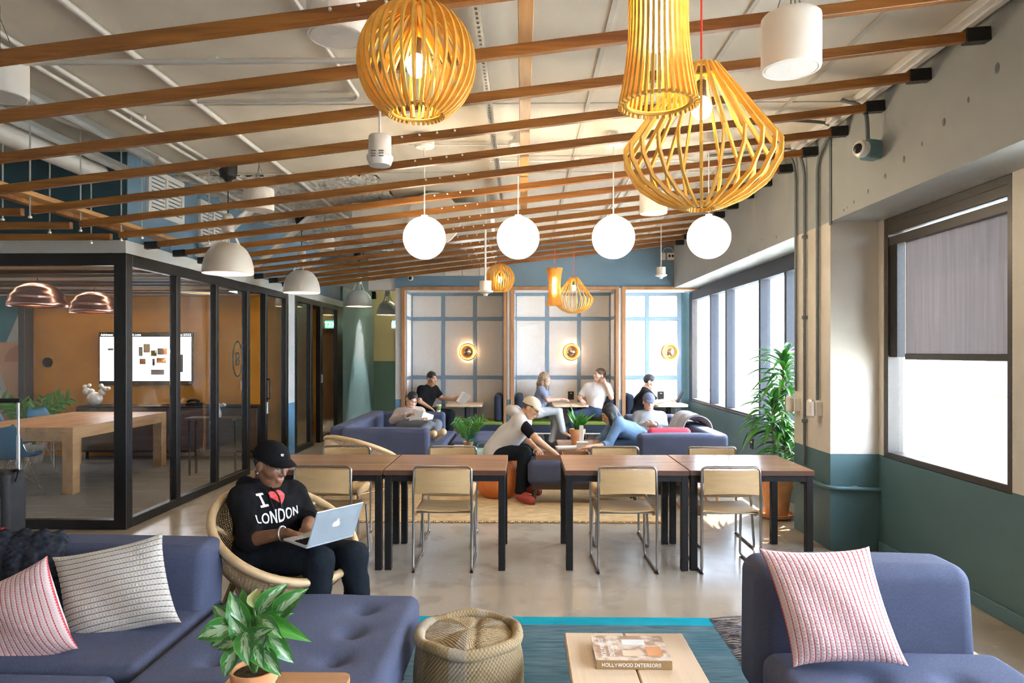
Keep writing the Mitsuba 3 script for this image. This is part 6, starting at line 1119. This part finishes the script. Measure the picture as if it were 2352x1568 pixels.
lx = nrm(A(.60, .80, 0)); K_lap = frame(A(-.945, 3.35, .660), lx, np.cross((0, 0, 1), lx), A(0, 0, 1)) @ RX(2)
place(K, 'laptop', 'silver laptop with a lit fruit emblem on the lap of the seated man', 'laptop', None, K_lap)
# far seating
person('man in beige shirt reading a white booklet, reclining on the left far sofa', JOINTS['reader'], (.42, -.80, -.42), 'skin_light', 'hair_black', 'beige_shirt', 'grey_trousers', 'sole_tan', headup=(.10, .3, 1), sleeve=.95)
K = Kit(); fx, fy = nrm(A(.24, -.10, -.05)), nrm(A(.05, .22, .75)); fz = nrm(np.cross(fx, fy)); M = frame(A(-1.43, 9.25, .705), fx, np.cross(fz, fx), fz)
K.add('page', cbx((-.02, 0, 0), .17, .21, .004), 'paper', False); K.add('page', mv(cbx((.08, 0, 0), .16, .21, .004), TR(.065, 0, -.0) @ RY(50)), 'paper', False); place(K, 'booklet', 'open white booklet in the hands of the reclining man', 'booklet', None, M)
K = Kit(); K.add('cup', lathe([(0, 0), (.03, 0), (.042, .11), (.039, .11), (0, .1)], 20), 'paper', 30); K.add('sleeve', lathe([(.033, .025), (.041, .085), (.042, .085), (.034, .025)], 20), 'lime_wool', 30); place(K, 'paper_cup', 'paper cup with green sleeve on the far sofa back beside the reading man', 'cup', None, TR(-1.27, 10.31, .695))
person('man in black short-sleeved shirt sitting in the left booth holding a magazine', JOINTS['polo_man'], (.72, -.66, -.16), 'skin_tan', 'hair_black', 'black_cotton', 'black_denim', 'black_satin', sleeve=.40, hands={'L': ((.9, -.2, .25), (-.3, .8, -.3), .7, 1.0)})
K = Kit(); K.add('cover', mv(cbx((0, 0, 0), .16, .008, .20), RX(-20) @ RY(30)), 'paper', False); K.add('page', mv(cbx((.05, -.03, 0), .14, .006, .19), RZ(-25) @ RX(-20) @ RY(30)), 'paper', False); place(K, 'magazine', 'folded pale magazine held over the left booth table', 'magazine', None, TR(-.985, 11.36, .825))
person('woman with long fair hair and grey tee, legs crossed, in the middle booth', JOINTS['tee_woman'], (.97, .05, -.10), 'skin_light', 'hair_blond', 'blue_grey_tee', 'pale_trousers', 'brown_boot', s=.90, build=.92, sleeve=.40, bare=('R',), long_hair=[[(.05, -.05, 0), (.06, -.06, -.10), (.07, -.05, -.19), (.06, -.03, -.26)], [(-.05, -.05, 0), (-.065, -.05, -.10), (-.075, -.03, -.20), (-.06, .0, -.27)], [(0, -.09, .0), (0, -.11, -.10), (0, -.11, -.20), (0, -.10, -.27)], [(-.06, .01, -.02), (-.075, .02, -.1), (-.08, .04, -.18)]], noise=.006)
person('man in white tee leaning his head on his hand in the middle booth', JOINTS['white_man'], (-.86, -.42, .12), 'skin_light', 'hair_brown', 'white_cotton', 'dark_denim', 'brown_boot', headup=(.22, 0, 1), sleeve=.40, hands={'L': ((-.55, .3, .35), (-.5, .5, .3), 1.0, 1.0)})
one('notepad', cbx((0, 0, .004), .20, .10, .008, .002), 'khaki_cap', 'yellow notepad on the middle booth table between two people', 'notepad', M=TR(.80, 11.25, .735), smooth=False)
person('dark-haired man in black tee with a tablet in the right booth', JOINTS['tablet_man'], (.96, -.18, -.24), 'skin_light', 'hair_black', 'black_cotton', 'black_denim', 'black_satin', sleeve=.42)
one('tablet', mv(cbx((0, 0, 0), .018, .16, .22, .004), RY(28)), 'black_satin', 'dark tablet held upright over the right booth table', 'tablet', M=TR(2.60, 11.30, .865), smooth=False)
person('man in slate cap and grey long-sleeved top with folded arms on the right far sofa', JOINTS['grey_man'], (.02, -.97, -.18), 'skin_light', 'hair_black', 'grey_jersey', 'grey_trousers', 'sole_tan', sleeve=.93, cap='slate_cap', brim=.014, hands={'R': ((.9, .25, .05), (0, .9, -.1), .5, .9), 'L': ((-.9, .3, .0), (0, .9, 0), .5, .9)})
person('dark-haired woman in denim shirt leaning over the game from the right far sofa', JOINTS['denim_woman'], (-.86, -.26, -.44), 'skin_tan', 'hair_black', 'denim', 'dark_denim', 'brown_boot', s=.92, build=.94, sleeve=.64, long_hair=[[(.045, -.04, 0), (.06, -.03, -.10), (.065, .0, -.20), (.06, .03, -.28)], [(-.045, -.05, 0), (-.06, -.05, -.10), (-.065, -.03, -.20)], [(0, -.09, .0), (0, -.10, -.10), (0, -.09, -.19)], [(.06, .02, .0), (.072, .03, -.1), (.07, .05, -.2)]], noise=.010, hands={'R': ((-.9, -.35, -.15), (0, 0, -1), .4, 1), 'L': ((-.95, -.2, -.15), (0, 0, -1), .4, 1)})
person('man in tan cap and pale sleeveless hoodie bending forward on the orange pouf', JOINTS['cap_man'], (.86, -.30, -.42), 'skin_tan', 'hair_brown', 'pale_jersey', 'black_denim', 'red_shoe', sleeve=.36, hood=True, cap='khaki_cap', vest='black_cotton', brim=.02, headup=(.3, 0, 1))
